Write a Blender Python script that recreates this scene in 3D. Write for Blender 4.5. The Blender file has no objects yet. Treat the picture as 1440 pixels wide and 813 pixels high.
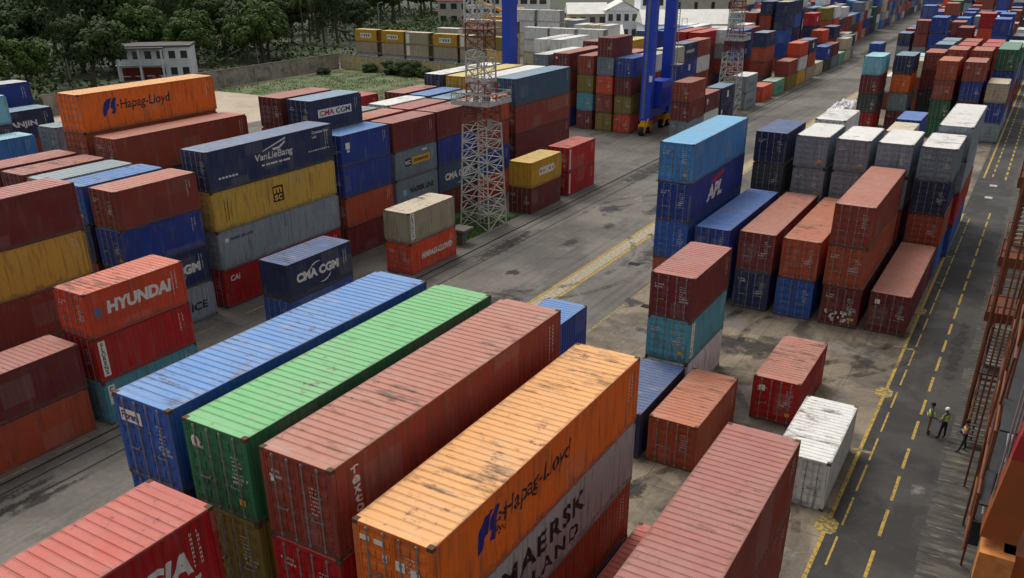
import bpy, bmesh, math, random
from mathutils import Vector, Matrix, noise
R = math.radians
sc = bpy.context.scene
col = sc.collection
rnd = random.Random(7)

# ------------------------------------------------------------------ camera
cam_d = bpy.data.cameras.new('camera')
cam = bpy.data.objects.new('camera', cam_d); col.objects.link(cam)
cam_d.sensor_width = 36.0; cam_d.sensor_fit = 'HORIZONTAL'
cam_d.lens = 1202.888 / 1440 * 36
cam_d.shift_x = 0.24 / 1440
cam_d.shift_y = 94.683 / 1440
cam_d.clip_start = 0.3; cam_d.clip_end = 5000
cam.matrix_world = (Matrix.Translation((0, 0, 22.531)) @ Matrix.Rotation(R(30.8765), 4, 'Z')
                    @ Matrix.Rotation(math.pi/2 - 0.439699, 4, 'X') @ Matrix.Rotation(-0.0043048, 4, 'Z'))
sc.camera = cam
sc.render.resolution_x = 1024; sc.render.resolution_y = 578

# ------------------------------------------------------------------ light
SUN_EL, SUN_AZ = 60.0, 300.0       # azimuth: direction the light comes from, clockwise from +Y
w = bpy.data.worlds.new('World'); sc.world = w; w.use_nodes = True
nt = w.node_tree; nt.nodes.clear()
sky = nt.nodes.new('ShaderNodeTexSky'); sky.sky_type = 'NISHITA'; sky.sun_disc = False
sky.sun_elevation = R(SUN_EL); sky.sun_rotation = R(SUN_AZ)
sky.air_density = 1.0; sky.dust_density = 4.0; sky.ozone_density = 1.0
hsv = nt.nodes.new('ShaderNodeHueSaturation'); hsv.inputs['Saturation'].default_value = 0.12
bg = nt.nodes.new('ShaderNodeBackground'); bg.inputs['Strength'].default_value = 0.125
wo = nt.nodes.new('ShaderNodeOutputWorld')
nt.links.new(sky.outputs[0], hsv.inputs['Color']); nt.links.new(hsv.outputs[0], bg.inputs['Color'])
nt.links.new(bg.outputs[0], wo.inputs['Surface'])
sd = bpy.data.lights.new('sun', 'SUN'); sd.energy = 1.25; sd.angle = R(28); sd.color = (1.0, 0.90, 0.76)
so = bpy.data.objects.new('sun', sd); col.objects.link(so)
az = R(SUN_AZ); el = R(SUN_EL)
dirv = Vector((math.sin(az)*math.cos(el), math.cos(az)*math.cos(el), math.sin(el)))
so.rotation_euler = dirv.to_track_quat('Z', 'Y').to_euler(); so.location = (0, 0, 80)
sc.view_settings.view_transform = 'Standard'; sc.view_settings.look = 'None'
sc.view_settings.exposure = 0.14; sc.view_settings.gamma = 1.0

# ------------------------------------------------------------------ colour + materials
def lin(c):
    return tuple(((v/255)/12.92 if v/255 <= .04045 else ((v/255+.055)/1.055)**2.4) for v in c)

class NB:
    def __init__(s, name):
        s.m = bpy.data.materials.new(name); s.m.use_nodes = True
        s.t = s.m.node_tree; s.n = s.t.nodes; s.l = s.t.links
        s.b = s.n['Principled BSDF']
    def node(s, typ, ins=None, **kw):
        n = s.n.new(typ)
        for k, v in kw.items(): setattr(n, k, v)
        for k, v in (ins or {}).items():
            if isinstance(v, bpy.types.NodeSocket): s.l.new(v, n.inputs[k])
            else: n.inputs[k].default_value = v
        return n
    def noise(s, vec, scale, detail=4, rough=.55):
        return s.node('ShaderNodeTexNoise', {'Vector': vec, 'Scale': scale, 'Detail': detail, 'Roughness': rough}).outputs['Fac']
    def ramp(s, fac, lo, hi, a=0., b=1.):
        return s.node('ShaderNodeMapRange', {0: fac, 1: lo, 2: hi, 3: a, 4: b}).outputs[0]
    def mix(s, f, a, b, mode='MIX'):
        n = s.node('ShaderNodeMix', data_type='RGBA', blend_type=mode)
        for i, v in ((0, f), (6, a), (7, b)):
            if isinstance(v, bpy.types.NodeSocket): s.l.new(v, n.inputs[i])
            else: n.inputs[i].default_value = (v if i == 0 else (*v, 1) if len(v) == 3 else v)
        return n.outputs[2]
    def math(s, op, a, b=0.):
        return s.node('ShaderNodeMath', {0: a, 1: b}, operation=op).outputs[0]
    def scale(s, vec, v):
        return s.node('ShaderNodeVectorMath', {0: vec, 1: v}, operation='MULTIPLY').outputs[0]
    def add(s, vec, v):
        return s.node('ShaderNodeVectorMath', {0: vec, 1: v}, operation='ADD').outputs[0]
    def color(s, c): s.l.new(c, s.b.inputs['Base Color'])
    def rough(s, v):
        if isinstance(v, bpy.types.NodeSocket): s.l.new(v, s.b.inputs['Roughness'])
        else: s.b.inputs['Roughness'].default_value = v
    def bump(s, h, strength=.3, dist=.02):
        n = s.node('ShaderNodeBump', {'Height': h, 'Strength': strength, 'Distance': dist})
        s.l.new(n.outputs[0], s.b.inputs['Normal'])

def painted_steel():
    m = NB('painted_steel')
    oi = m.node('ShaderNodeObjectInfo'); tc = m.node('ShaderNodeTexCoord').outputs['Object']
    off = m.node('ShaderNodeCombineXYZ', {0: m.math('MULTIPLY', oi.outputs['Random'], 91.), 1: m.math('MULTIPLY', oi.outputs['Random'], 37.), 2: m.math('MULTIPLY', oi.outputs['Random'], 53.)}).outputs[0]
    v = m.add(tc, off)
    big = m.noise(v, .55, 3)
    c = m.mix(m.ramp(big, .3, .7, 0, .22), oi.outputs['Color'], m.mix(.4, oi.outputs['Color'], (.25, .23, .21)))
    cell = m.node('ShaderNodeVectorMath', {0: m.scale(v, (.9, .62, .8))}, operation='FLOOR').outputs[0]
    wn = m.node('ShaderNodeTexWhiteNoise', {'Vector': cell}, noise_dimensions='3D').outputs['Value']
    c = m.mix(m.ramp(wn, .86, .862, 0, .22), c, m.mix(.5, oi.outputs['Color'], (.02, .02, .02)))
    c = m.mix(m.ramp(wn, .10, .098, 0, .16), c, (.34, .31, .27))
    drip = m.noise(m.scale(v, (3.2, 3.2, .35)), 1.6, 4, .6)
    c = m.mix(m.ramp(drip, .50, .70, 0, .55), c, (.075, .060, .048))
    fade = m.noise(m.scale(v, (2., 2., .5)), 1.1, 3, .5)
    c = m.mix(m.ramp(fade, .55, .8, 0, .14), c, (.40, .37, .33))
    sz = m.node('ShaderNodeSeparateXYZ', {0: tc}).outputs[2]
    run = m.noise(m.scale(v, (7, 7, .25)), 1.3, 4, .6)
    runm = m.math('MULTIPLY', m.ramp(run, .60, .72), m.ramp(m.math('ADD', sz, m.math('MULTIPLY', m.noise(v, .9, 3), 2.2)), 2.5, 3.6))
    c = m.mix(m.math('MULTIPLY', runm, .6), c, (.13, .060, .035))
    low = m.ramp(m.math('ADD', sz, m.math('MULTIPLY', m.noise(v, 1.7, 6, .7), 1.1)), .62, .85, .55, 0)
    c = m.mix(low, c, (.10, .085, .07))
    rs = m.noise(v, 2.1, 8, .72)
    rb = m.noise(v, .35, 2)
    rmask = m.ramp(m.math('ADD', rs, m.math('MULTIPLY', rb, .28)), .795, .85)
    c = m.mix(m.math('MULTIPLY', rmask, .8), c, (.115, .052, .028))
    scr = m.noise(m.scale(v, (6, 1.2, 9.)), 2.0, 5, .7)
    c = m.mix(m.ramp(scr, .76, .80, 0, .35), c, (.10, .06, .045))
    m.color(c); m.rough(m.ramp(rs, .3, .8, .45, .8)); m.bump(m.math('ADD', m.math('MULTIPLY', m.noise(v, 3.0, 4), .3), m.noise(v, 1.05, 3)), .55, .07)
    m.b.inputs['Specular IOR Level'].default_value = .35
    return m.m

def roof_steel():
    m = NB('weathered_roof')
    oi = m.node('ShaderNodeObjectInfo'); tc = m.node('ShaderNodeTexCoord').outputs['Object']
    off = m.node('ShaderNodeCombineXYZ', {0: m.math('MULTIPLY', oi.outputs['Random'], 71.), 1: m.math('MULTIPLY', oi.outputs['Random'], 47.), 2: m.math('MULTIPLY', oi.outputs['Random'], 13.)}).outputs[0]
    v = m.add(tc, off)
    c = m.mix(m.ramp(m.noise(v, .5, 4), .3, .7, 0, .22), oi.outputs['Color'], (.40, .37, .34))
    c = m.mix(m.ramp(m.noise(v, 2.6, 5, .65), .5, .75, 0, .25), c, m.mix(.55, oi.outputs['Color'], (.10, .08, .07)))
    # grooves between the pressed ribs painted darker to strengthen their weak shading
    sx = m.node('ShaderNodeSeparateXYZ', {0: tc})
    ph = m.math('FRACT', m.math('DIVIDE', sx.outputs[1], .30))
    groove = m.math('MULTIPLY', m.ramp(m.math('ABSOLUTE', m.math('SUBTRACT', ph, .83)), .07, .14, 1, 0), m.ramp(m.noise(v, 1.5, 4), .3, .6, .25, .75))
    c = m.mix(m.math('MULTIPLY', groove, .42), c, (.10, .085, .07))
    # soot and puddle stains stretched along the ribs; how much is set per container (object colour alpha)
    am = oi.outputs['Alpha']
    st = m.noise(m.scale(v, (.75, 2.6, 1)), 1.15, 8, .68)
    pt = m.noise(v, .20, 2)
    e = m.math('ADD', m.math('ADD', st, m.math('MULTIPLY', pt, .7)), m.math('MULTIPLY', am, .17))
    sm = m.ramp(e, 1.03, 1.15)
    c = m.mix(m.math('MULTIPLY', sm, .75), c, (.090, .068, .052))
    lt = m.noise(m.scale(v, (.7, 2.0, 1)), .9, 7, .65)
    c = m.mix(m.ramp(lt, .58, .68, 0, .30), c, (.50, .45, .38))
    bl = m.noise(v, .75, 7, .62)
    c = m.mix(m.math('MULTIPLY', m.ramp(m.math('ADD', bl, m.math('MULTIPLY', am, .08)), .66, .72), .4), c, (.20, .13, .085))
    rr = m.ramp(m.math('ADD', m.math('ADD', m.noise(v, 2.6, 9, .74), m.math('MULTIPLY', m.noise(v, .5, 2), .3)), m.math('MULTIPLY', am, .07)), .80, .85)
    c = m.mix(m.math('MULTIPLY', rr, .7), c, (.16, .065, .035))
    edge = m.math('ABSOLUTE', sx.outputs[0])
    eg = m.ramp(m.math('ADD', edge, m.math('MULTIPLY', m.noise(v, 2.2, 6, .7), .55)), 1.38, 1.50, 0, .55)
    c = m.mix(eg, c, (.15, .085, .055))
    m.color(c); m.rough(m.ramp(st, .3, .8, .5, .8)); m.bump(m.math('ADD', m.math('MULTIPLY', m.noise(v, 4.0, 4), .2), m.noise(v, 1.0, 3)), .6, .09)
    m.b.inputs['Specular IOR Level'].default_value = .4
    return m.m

def simple(name, rgb, rough=.6, metal=0, var=.25, scale=2., dirt=(.06, .055, .05), objc=False, bump=.1, linear=False):
    m = NB(name)
    base = rgb if linear else lin(rgb)
    geo = m.node('ShaderNodeNewGeometry').outputs['Position']
    c = m.mix(m.ramp(m.noise(geo, scale, 5, .6), .4, .75, 0, var), base, dirt)
    m.color(c); m.rough(rough); m.b.inputs['Metallic'].default_value = metal
    if bump: m.bump(m.noise(geo, scale*6, 4), bump, .01)
    return m.m

def ground_mat(name, base, spot, dark, slab=None, rough=.85, spot_amt=.6, dark_amt=.7, sc1=.12, streak=True, thr=.56, rib=0):
    m = NB(name)
    g = m.node('ShaderNodeNewGeometry').outputs['Position']
    wc = m.node('ShaderNodeTexNoise', {'Vector': g, 'Scale': .22, 'Detail': 3}).outputs['Color']
    warp = m.add(g, m.scale(m.add(wc, (-.5, -.5, 0)), (9., 9., 0)))
    n1 = m.noise(warp, sc1, 6, .6)
    c = m.mix(m.ramp(n1, .44, .58, 0, spot_amt), base, spot)
    n0 = m.noise(m.scale(warp, (1., .55, 1)) if streak else warp, sc1*1.7, 5, .55)
    c = m.mix(m.ramp(n0, .50, .66, 0, dark_amt*.75), c, dark)
    n2 = m.noise(m.scale(warp, (1., .38, 1)) if streak else warp, .42, 8, .66)
    c = m.mix(m.ramp(n2, thr, thr+.12, 0, dark_amt), c, dark)
    n3 = m.noise(g, 3.5, 8, .7)
    c = m.mix(m.ramp(n3, .42, .68, 0, .45), c, m.mix(.6, c, (.03, .027, .024)))
    n5 = m.noise(g, 1.3, 6, .65)
    c = m.mix(m.ramp(n5, .56, .66, 0, .30), c, spot)
    if streak:
        n4 = m.noise(m.scale(g, (2.2, .06, 1)), 1.0, 5, .6)
        c = m.mix(m.ramp(n4, .50, .68, 0, .5), c, m.mix(.7, c, (.03, .027, .024)))
    if slab:
        br = m.node('ShaderNodeTexBrick', {'Vector': g, 'Scale': 1.0, 'Mortar Size': .018, 'Brick Width': slab[0], 'Row Height': slab[1], 'Color1': (0, 0, 0, 1), 'Color2': (0.25, 0.25, 0.25, 1), 'Mortar': (1, 1, 1, 1)}, offset=0.0)
        c = m.mix(m.math('MULTIPLY', br.outputs['Fac'], .75), c, (.03, .026, .022))
    if rib:
        n6 = m.noise(m.scale(g, (.45, 3.2, 1)), 1.0, 4, .6)
        c = m.mix(m.ramp(n6, .44, .58, 0, .8), c, (.028, .025, .022))
        n7 = m.noise(m.scale(g, (.5, 2.2, 1)), 1.3, 5, .65)
        c = m.mix(m.ramp(n7, .58, .66, 0, .6), c, (.26, .235, .20))
    m.color(c)
    m.rough(m.ramp(n2, thr, thr+.15, rough, .55))
    m.bump(m.noise(g, 9, 6, .7), .35, .01)
    return m.m

M = {}
M['steel'] = painted_steel(); M['roof'] = roof_steel()
M['rod'] = simple('galvanised_rod', (150, 150, 148), .45, .4, .4, 4, (.10, .07, .05))
M['casting'] = simple('rusty_casting', (92, 62, 42), .8, 0, .6, 5, (.03, .025, .02))
M['gasket'] = simple('rubber_gasket', (22, 22, 24), .8)
M['under'] = simple('floor_underside', (60, 50, 42), .9)
def letter_mat(name, rgb):
    m = NB(name)
    tc = m.node('ShaderNodeTexCoord').outputs['Object']
    c = m.mix(m.ramp(m.noise(tc, 5, 6, .7), .58, .74, 0, .4), lin(rgb), (.16, .13, .11))
    m.color(c); m.rough(.6); return m.m
for k, v in dict(white=(215, 215, 210), ink=(30, 34, 40), hlblue=(22, 40, 120), red=(190, 35, 45), yellow=(225, 170, 40), lab=(225, 225, 215), black=(22, 22, 24), cyan=(120, 190, 210), greyb=(95, 110, 125)).items():
    M['L_'+k] = letter_mat('lettering_'+k, v)

# ------------------------------------------------------------------ mesh helpers
def tag(o, label=None, cat=None, group=None, kind=None):
    if label: o['label'] = label
    if cat: o['category'] = cat
    if group: o['group'] = group
    if kind: o['kind'] = kind
    return o
def link(name, mesh, parent=None, loc=None, rot=None, color=None):
    o = bpy.data.objects.new(name, mesh); col.objects.link(o)
    if parent: o.parent = parent
    if loc: o.location = loc
    if rot: o.rotation_euler = rot
    if color: o.color = color if len(color) == 4 else (*color, 1)
    return o
def empty(name, loc, rz=0):
    o = bpy.data.objects.new(name, None); col.objects.link(o); o.location = loc; o.rotation_euler = (0, 0, rz); o.empty_display_size = .5
    return o
class MB:
    def __init__(s): s.v = []; s.f = []; s.mi = []; s.cur = 0
    def poly(s, pts):
        n = len(s.v); s.v += [tuple(p) for p in pts]; s.f.append(tuple(range(n, n+len(pts)))); s.mi.append(s.cur)
    def box(s, x0, x1, y0, y1, z0, z1, rot=None):
        P = [(x0,y0,z0),(x1,y0,z0),(x1,y1,z0),(x0,y1,z0),(x0,y0,z1),(x1,y0,z1),(x1,y1,z1),(x0,y1,z1)]
        if rot is not None: P = [tuple(rot @ Vector(p)) for p in P]
        n = len(s.v); s.v += P
        for f in ((0,3,2,1),(4,5,6,7),(0,1,5,4),(1,2,6,5),(2,3,7,6),(3,0,4,7)): s.f.append(tuple(n+i for i in f)); s.mi.append(s.cur)
    def bar(s, a, b, r, sides=6, r2=None):
        a = Vector(a); b = Vector(b); d = (b-a)
        if d.length < 1e-6: return
        q = d.to_track_quat('Z', 'Y'); r2 = r if r2 is None else r2; n = len(s.v)
        for i in range(sides):
            t = 2*math.pi*i/sides + .4; o = Vector((math.cos(t), math.sin(t), 0))
            s.v.append(tuple(a + q @ (o*r))); s.v.append(tuple(b + q @ (o*r2)))
        for i in range(sides):
            j = (i+1) % sides; s.f.append((n+2*i, n+2*j, n+2*j+1, n+2*i+1)); s.mi.append(s.cur)
        s.f.append(tuple(n+2*i for i in reversed(range(sides)))); s.mi.append(s.cur)
        s.f.append(tuple(n+2*i+1 for i in range(sides))); s.mi.append(s.cur)
    def mesh(s, name, mats):
        me = bpy.data.meshes.new(name); me.from_pydata(s.v, [], s.f)
        for m in (mats if isinstance(mats, (list, tuple)) else [mats]): me.materials.append(m)
        me.polygons.foreach_set('material_index', s.mi); me.update(); return me
    def build(s, name, mats, parent=None, **kw): return link(name, s.mesh(name, mats), parent, **kw)

# ------------------------------------------------------------------ container meshes
W = 2.438
PITCH = .2785
def side_prof(L):
    """breakpoints (y, inset) of the corrugated side wall between the corner posts"""
    y0, y1 = .17, L-.17; n = int((y1-y0)/PITCH); m = (y1-y0-n*PITCH)/2
    pts = [(y0, 0)]; y = y0+m
    for i in range(n):
        pts += [(y, 0), (y+.068, .028), (y+.14, .028), (y+.208, 0)]; y += PITCH
    pts.append((y1, 0)); return pts
def inset_at(pts, y):
    for (a, da), (b, db) in zip(pts, pts[1:]):
        if a <= y <= b: return da+(db-da)*(y-a)/(b-a) if b > a else da
    return 0
_cache = {}
def cmesh(L, H):
    key = (round(L, 2), round(H, 3))
    if key in _cache: return _cache[key]
    d = {}; hw = W/2
    # frame
    b = MB(); q = .15
    for x0, x1 in ((-hw, -hw+.13), (hw-.13, hw)):
        for y0, y1 in ((0, q), (L-q, L)): b.box(x0, x1, y0, y1, .12, H-.12)
    for sx in (-1, 1):
        xa, xb = (hw-.06, hw) if sx > 0 else (-hw, -hw+.06)
        b.box(xa, xb, q, L-q, H-.075, H-.012); b.box(xa, xb, q, L-q, .02, .16)
    for y0, y1 in ((0, .1), (L-.1, L)):
        b.box(-hw+.16, hw-.16, y0, y1, H-.11, H-.012); b.box(-hw+.16, hw-.16, y0, y1, .02, .15)
    d['frame'] = b.mesh('frame', M['steel'])
    b = MB(); b.box(-hw+.06, hw-.06, .1, L-.1, .06, .14)
    if L < 8:
        pass
    d['floor'] = b.mesh('floor', M['under'])
    b = MB(); b.box(-.089, .089, -.081, .081, 0, .118)
    b.mesh
    d['casting'] = b.mesh('corner_casting', M['casting'])
    # side wall (+x)
    P = side_prof(L); b = MB()
    for (ya, da), (yb, db) in zip(P, P[1:]):
        xa, xb = hw-.006-da, hw-.006-db
        b.poly([(xa, ya, .16), (xb, yb, .16), (xb, yb, H-.075), (xa, ya, H-.075)])
        b.poly([(xb-.04, yb, .16), (xa-.04, ya, .16), (xa-.04, ya, H-.075), (xb-.04, yb, H-.075)])
    d['side'] = b.mesh('side_wall', M['steel'])
    # roof, ribs pressed across
    b = MB(); x0, x1 = -hw+.012, hw-.012; zt = H-.003; dp = .026
    n = int((L-.5)/.30); y = .30
    b.poly([(x0+.15, .012, zt), (x1-.15, .012, zt), (x1-.15, .10, zt), (x0+.15, .10, zt)]); b.poly([(x0+.15, L-.10, zt), (x1-.15, L-.10, zt), (x1-.15, L-.012, zt), (x0+.15, L-.012, zt)])
    b.poly([(x0, .17, zt), (x1, .17, zt), (x1, .30, zt), (x0, .30, zt)]); b.poly([(x0+.15, .10, zt), (x1-.15, .10, zt), (x1-.15, .17, zt), (x0+.15, .17, zt)])
    xi0, xi1 = x0+.13, x1-.13
    for i in range(n):
        ya = y; yb = y+.20; yc = y+.222; yd = y+.278; ye = y+.30
        b.poly([(x0, ya, zt), (x1, ya, zt), (x1, yb, zt), (x0, yb, zt)])
        b.poly([(x0, yb, zt), (x1, yb, zt), (xi1, yc, zt-dp), (xi0, yc, zt-dp)])
        b.poly([(xi0, yc, zt-dp), (xi1, yc, zt-dp), (xi1, yd, zt-dp), (xi0, yd, zt-dp)])
        b.poly([(xi0, yd, zt-dp), (xi1, yd, zt-dp), (x1, ye, zt), (x0, ye, zt)])
        b.poly([(x0, yb, zt), (xi0, yc, zt-dp), (xi0, yd, zt-dp), (x0, ye, zt)])
        b.poly([(x1, ye, zt), (xi1, yd, zt-dp), (xi1, yc, zt-dp), (x1, yb, zt)])
        y += .30
    b.poly([(x0, y, zt), (x1, y, zt), (x1, L-.17, zt), (x0, L-.17, zt)]); b.poly([(x0+.15, L-.17, zt), (x1-.15, L-.17, zt), (x1-.15, L-.10, zt), (x0+.15, L-.10, zt)])
    b.poly([(x0, L-.1, zt-.04), (x1, L-.1, zt-.04), (x1, .1, zt-.04), (x0, .1, zt-.04)])
    d['roof'] = b.mesh('roof', M['roof'])
    # closed end wall at y = 0 side
    b = MB(); x = -hw+.13; zz0, zz1 = .15, H-.11; nn = 8; pw = (W-.26)/nn
    for i in range(nn):
        a = x+i*pw; ys = (.02, .02, .06, .06, .02); xs = (a, a+pw*.3, a+pw*.5, a+pw*.8, a+pw)
        for j in range(4): b.poly([(xs[j], ys[j], zz0), (xs[j+1], ys[j+1], zz0), (xs[j+1], ys[j+1], zz1), (xs[j], ys[j], zz1)])
    d['end'] = b.mesh('end_wall', M['steel'])
    # door leaf (origin at its outer bottom hinge corner, hinge at x=0, leaf towards +x)
    b = MB(); dw = hw-.135; z0, z1 = .155, H-.115; ph = (z1-z0-.14)
    b.box(0, dw, .035, .07, z0, z1)
    for xa, xb in ((0, .07), (dw-.07, dw)): b.box(xa, xb, .012, .034, z0, z1)
    nb = 5; gap = ph/nb
    for i in range(nb):
        za = z0+.07+i*gap; zb = za+gap*.62
        for xa, xb in ((.09, dw*.5-.03), (dw*.5+.03, dw-.09)):
            q1, q2, q3, q4 = za+gap*.05, za+gap*.22, za+gap*.60, za+gap*.80
            for (ya, z_a), (yb, z_b) in (((.034, q1), (.010, q2)), ((.010, q2), (.010, q3)), ((.010, q3), (.034, q4))): b.poly([(xa, ya, z_a), (xb, ya, z_a), (xb, yb, z_b), (xa, yb, z_b)])
            b.poly([(xa, .034, q1), (xa, .010, q2), (xa, .010, q3), (xa, .034, q4)]); b.poly([(xb, .034, q4), (xb, .010, q3), (xb, .010, q2), (xb, .034, q1)])
    for zc in (.35, .9, 1.5, H-.45): b.box(-.06, .10, .002, .011, zc, zc+.07)
    d['door'] = b.mesh('door', M['steel'])
    b = MB(); b.bar((0, -.028, .09), (0, -.028, H-.07), .020, 6)
    for zc in (.12, H*.36, H*.64, H-.16): b.box(-.045, .045, -.036, .018, zc, zc+.06)
    d['rod'] = b.mesh('lock_rod', M['rod'])
    b = MB(); b.box(-.02, .36, -.056, -.046, 1.02, 1.06); b.box(.30, .36, -.046, .018, 1.0, 1.08)
    d['handle'] = b.mesh('handle', M['rod'])
    b = MB(); b.box(-.018, .018, .006, .03, .16, H-.12)
    d['gasket'] = b.mesh('door_gasket', M['gasket'])
    _cache[key] = d; return d

def dashes(name, seed, rows, lw, lh, gap, mat, mx=.5):
    """rows of small worn code marks, flat in the x-z plane facing -y"""
    r = random.Random(seed); b = MB(); z = 0
    for i in range(rows):
        x = 0
        while x < mx*r.uniform(.55, 1):
            ww = lw*r.uniform(.6, 1.3)
            if r.random() < .8:
                # a letter-like mark: two uprights and a cross stroke
                t = ww*.28
                b.poly([(x, 0, z), (x+t, 0, z), (x+t, 0, z+lh), (x, 0, z+lh)])
                k = r.random()
                if k < .6: b.poly([(x+ww-t, 0, z), (x+ww, 0, z), (x+ww, 0, z+lh), (x+ww-t, 0, z+lh)])
                if k > .3: b.poly([(x+t, 0, z+lh*.4), (x+ww-t*.5, 0, z+lh*.4), (x+ww-t*.5, 0, z+lh*.62), (x+t, 0, z+lh*.62)])
                if k > .5: b.poly([(x+t, 0, z+lh*.8), (x+ww-t*.5, 0, z+lh*.8), (x+ww-t*.5, 0, z+lh), (x+t, 0, z+lh)])
            x += ww+lw*.35
        z -= lh+gap
    return b.mesh(name, mat)
MARK = [dashes('door_lettering', s, 7, .034, .055, .075, M['L_white'], .40) for s in range(6)]
MARKB = [dashes('door_lettering', 20+s, 2, .06, .10, .06, M['L_white'], .60) for s in range(4)]
def vcode(seed):
    r = random.Random(seed); b = MB(); 
    for c in range(2):
        x = c*.22; z = 0; n = r.randint(7, 11) if c == 0 else r.randint(3, 8)
        for i in range(n):
            b.poly([(x, 0, z-.09), (x+.022, 0, z-.09), (x+.022, 0, z), (x, 0, z)]); 
            if r.random() < .8: b.poly([(x+.045, 0, z-.09), (x+.067, 0, z-.09), (x+.067, 0, z), (x+.045, 0, z)])
            if r.random() < .7: b.poly([(x+.022, 0, z-.06), (x+.045, 0, z-.06), (x+.045, 0, z-.035), (x+.022, 0, z-.035)])
            z -= .135
    return b.mesh('side_marking', M['L_white'])
VC = [vcode(s) for s in range(5)]
PLATE = MB(); PLATE.box(0, .24, -.006, 0, 0, .2); PLATE = PLATE.mesh('data_plate', M['L_yellow'])
RM = dashes('roof_marking', 3, 1, .12, .17, .1, M['L_lab'], .9)

# ------------------------------------------------------------------ lettering that follows the corrugation
def flat_to_side(root, bm, mat, L, name='lettering', color=None, face='side', proud=.004):
    """bm lies in (u,v) = (x,y) with u along container length, v height; wrap to +x wall of root"""
    if face == 'side':
        P = side_prof(L)
        us = [v.co.x for v in bm.verts]; lo, hi = min(us), max(us)
        for y, _ in P:
            if lo < y < hi:
                bmesh.ops.bisect_plane(bm, geom=bm.verts[:]+bm.edges[:]+bm.faces[:], plane_co=(y, 0, 0), plane_no=(1, 0, 0), dist=1e-5)
        for v in bm.verts:
            u, h = v.co.x, v.co.y
            v.co = (W/2-.006-inset_at(P, u)+proud+v.co.z, u, h)
    else:  # near end: u = x across (from left), v height
        for v in bm.verts: v.co = (v.co.x-W/2, -.009-v.co.z, v.co.y)
    me = bpy.data.meshes.new(name); bm.to_mesh(me); bm.free(); me.materials.append(mat)
    return link(name, me, root)
def text_bm(txt, width, height, bold=.0, shear=0., spacing=1.0, stack=False):
    cu = bpy.data.curves.new('t', 'FONT'); cu.body = '\n'.join(txt) if stack else txt
    cu.offset = bold; cu.shear = shear; cu.space_character = spacing; cu.resolution_u = 3
    if stack: cu.align_x = 'CENTER'; cu.space_line = .82
    o = bpy.data.objects.new('t', cu); col.objects.link(o)
    dg = bpy.context.evaluated_depsgraph_get(); me = bpy.data.meshes.new_from_object(o.evaluated_get(dg))
    bpy.data.objects.remove(o); bpy.data.curves.remove(cu)
    bm = bmesh.new(); bm.from_mesh(me); bpy.data.meshes.remove(me)
    xs = [v.co.x for v in bm.verts]; ys = [v.co.y for v in bm.verts]
    x0, x1, y0, y1 = min(xs), max(xs), min(ys), max(ys)
    for v in bm.verts:
        v.co.x = (v.co.x-x0)/(x1-x0)*width; v.co.y = (v.co.y-y0)/(y1-y0)*height
    return bm
def move(bm, u, v, z=0.):
    for p in bm.verts: p.co.x += u; p.co.y += v; p.co.z += z
    return bm
def poly_bm(polys):
    bm = bmesh.new()
    for pl in polys:
        vs = [bm.verts.new((a, b, 0)) for a, b in pl]; bm.faces.new(vs)
    return bm
def T(root, L, txt, u, v, width, height, mat='white', face='side', z=0., **kw):
    return flat_to_side(root, move(text_bm(txt, width, height, **kw), u, v, z), M['L_'+mat], L, 'lettering', face=face)
def PL(root, L, polys, mat='white', name='emblem', face='side', z=0.):
    return flat_to_side(root, move(poly_bm(polys), 0, 0, z), M['L_'+mat], L, name, face=face)
def rect(u, v, w_, h_): return [(u, v), (u+w_, v), (u+w_, v+h_), (u, v+h_)]
def arc(cx, cy, r0x, r0y, t, a0, a1, n=10):
    out = []
    for i in range(n):
        p = [R(a0+(a1-a0)*j/n) for j in (i, i+1)]
        k = [t*math.sin(math.pi*j/n) for j in (i, i+1)]
        out.append([(cx+r0x*math.cos(p[0]), cy+r0y*math.sin(p[0])), (cx+r0x*math.cos(p[1]), cy+r0y*math.sin(p[1])),
                    (cx+(r0x+k[1])*math.cos(p[1]), cy+(r0y+k[1])*math.sin(p[1])), (cx+(r0x+k[0])*math.cos(p[0]), cy+(r0y+k[0])*math.sin(p[0]))][::1])
    return [q for q in out if len({(round(a,5),round(b,5)) for a,b in q}) == 4]
def logo_hapag(root, L, u, s):
    e = [(0,0),(.10,.05),(.22,.30),(.62,.30),(.60,.06),(.72,.02),(.98,.62),(1.0,1.0),(.80,.98),(.62,.98),(.36,.94),(.14,.72),(.02,.40)]
    PL(root, L, [[(u+a*1.12*s, .92+b*1.1*s) for a, b in [(.0,.10),(.06,.0),(.20,.12),(.30,.34),(.44,.44),(.52,.70),(.70,1.0),(.45,.98),(.22,.86),(.06,.60),(.0,.34)]],
                 [(u+a*1.12*s, .92+b*1.1*s) for a, b in [(.50,.46),(.64,.42),(.62,.26),(.50,.14),(.74,.10),(.86,.30),(.84,.56),(.98,1.0),(.76,1.0),(.60,.74)]],
                 [(u+a*1.12*s, .92+b*1.1*s) for a, b in [(.92,.50),(1.08,.50),(1.08,.60),(.92,.60)]]], 'hlblue')
    T(root, L, 'Hapag-Lloyd', u+1.3*s, 1.12, 3.9*s, .78*s, 'ink', shear=.15, bold=.012)
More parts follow.
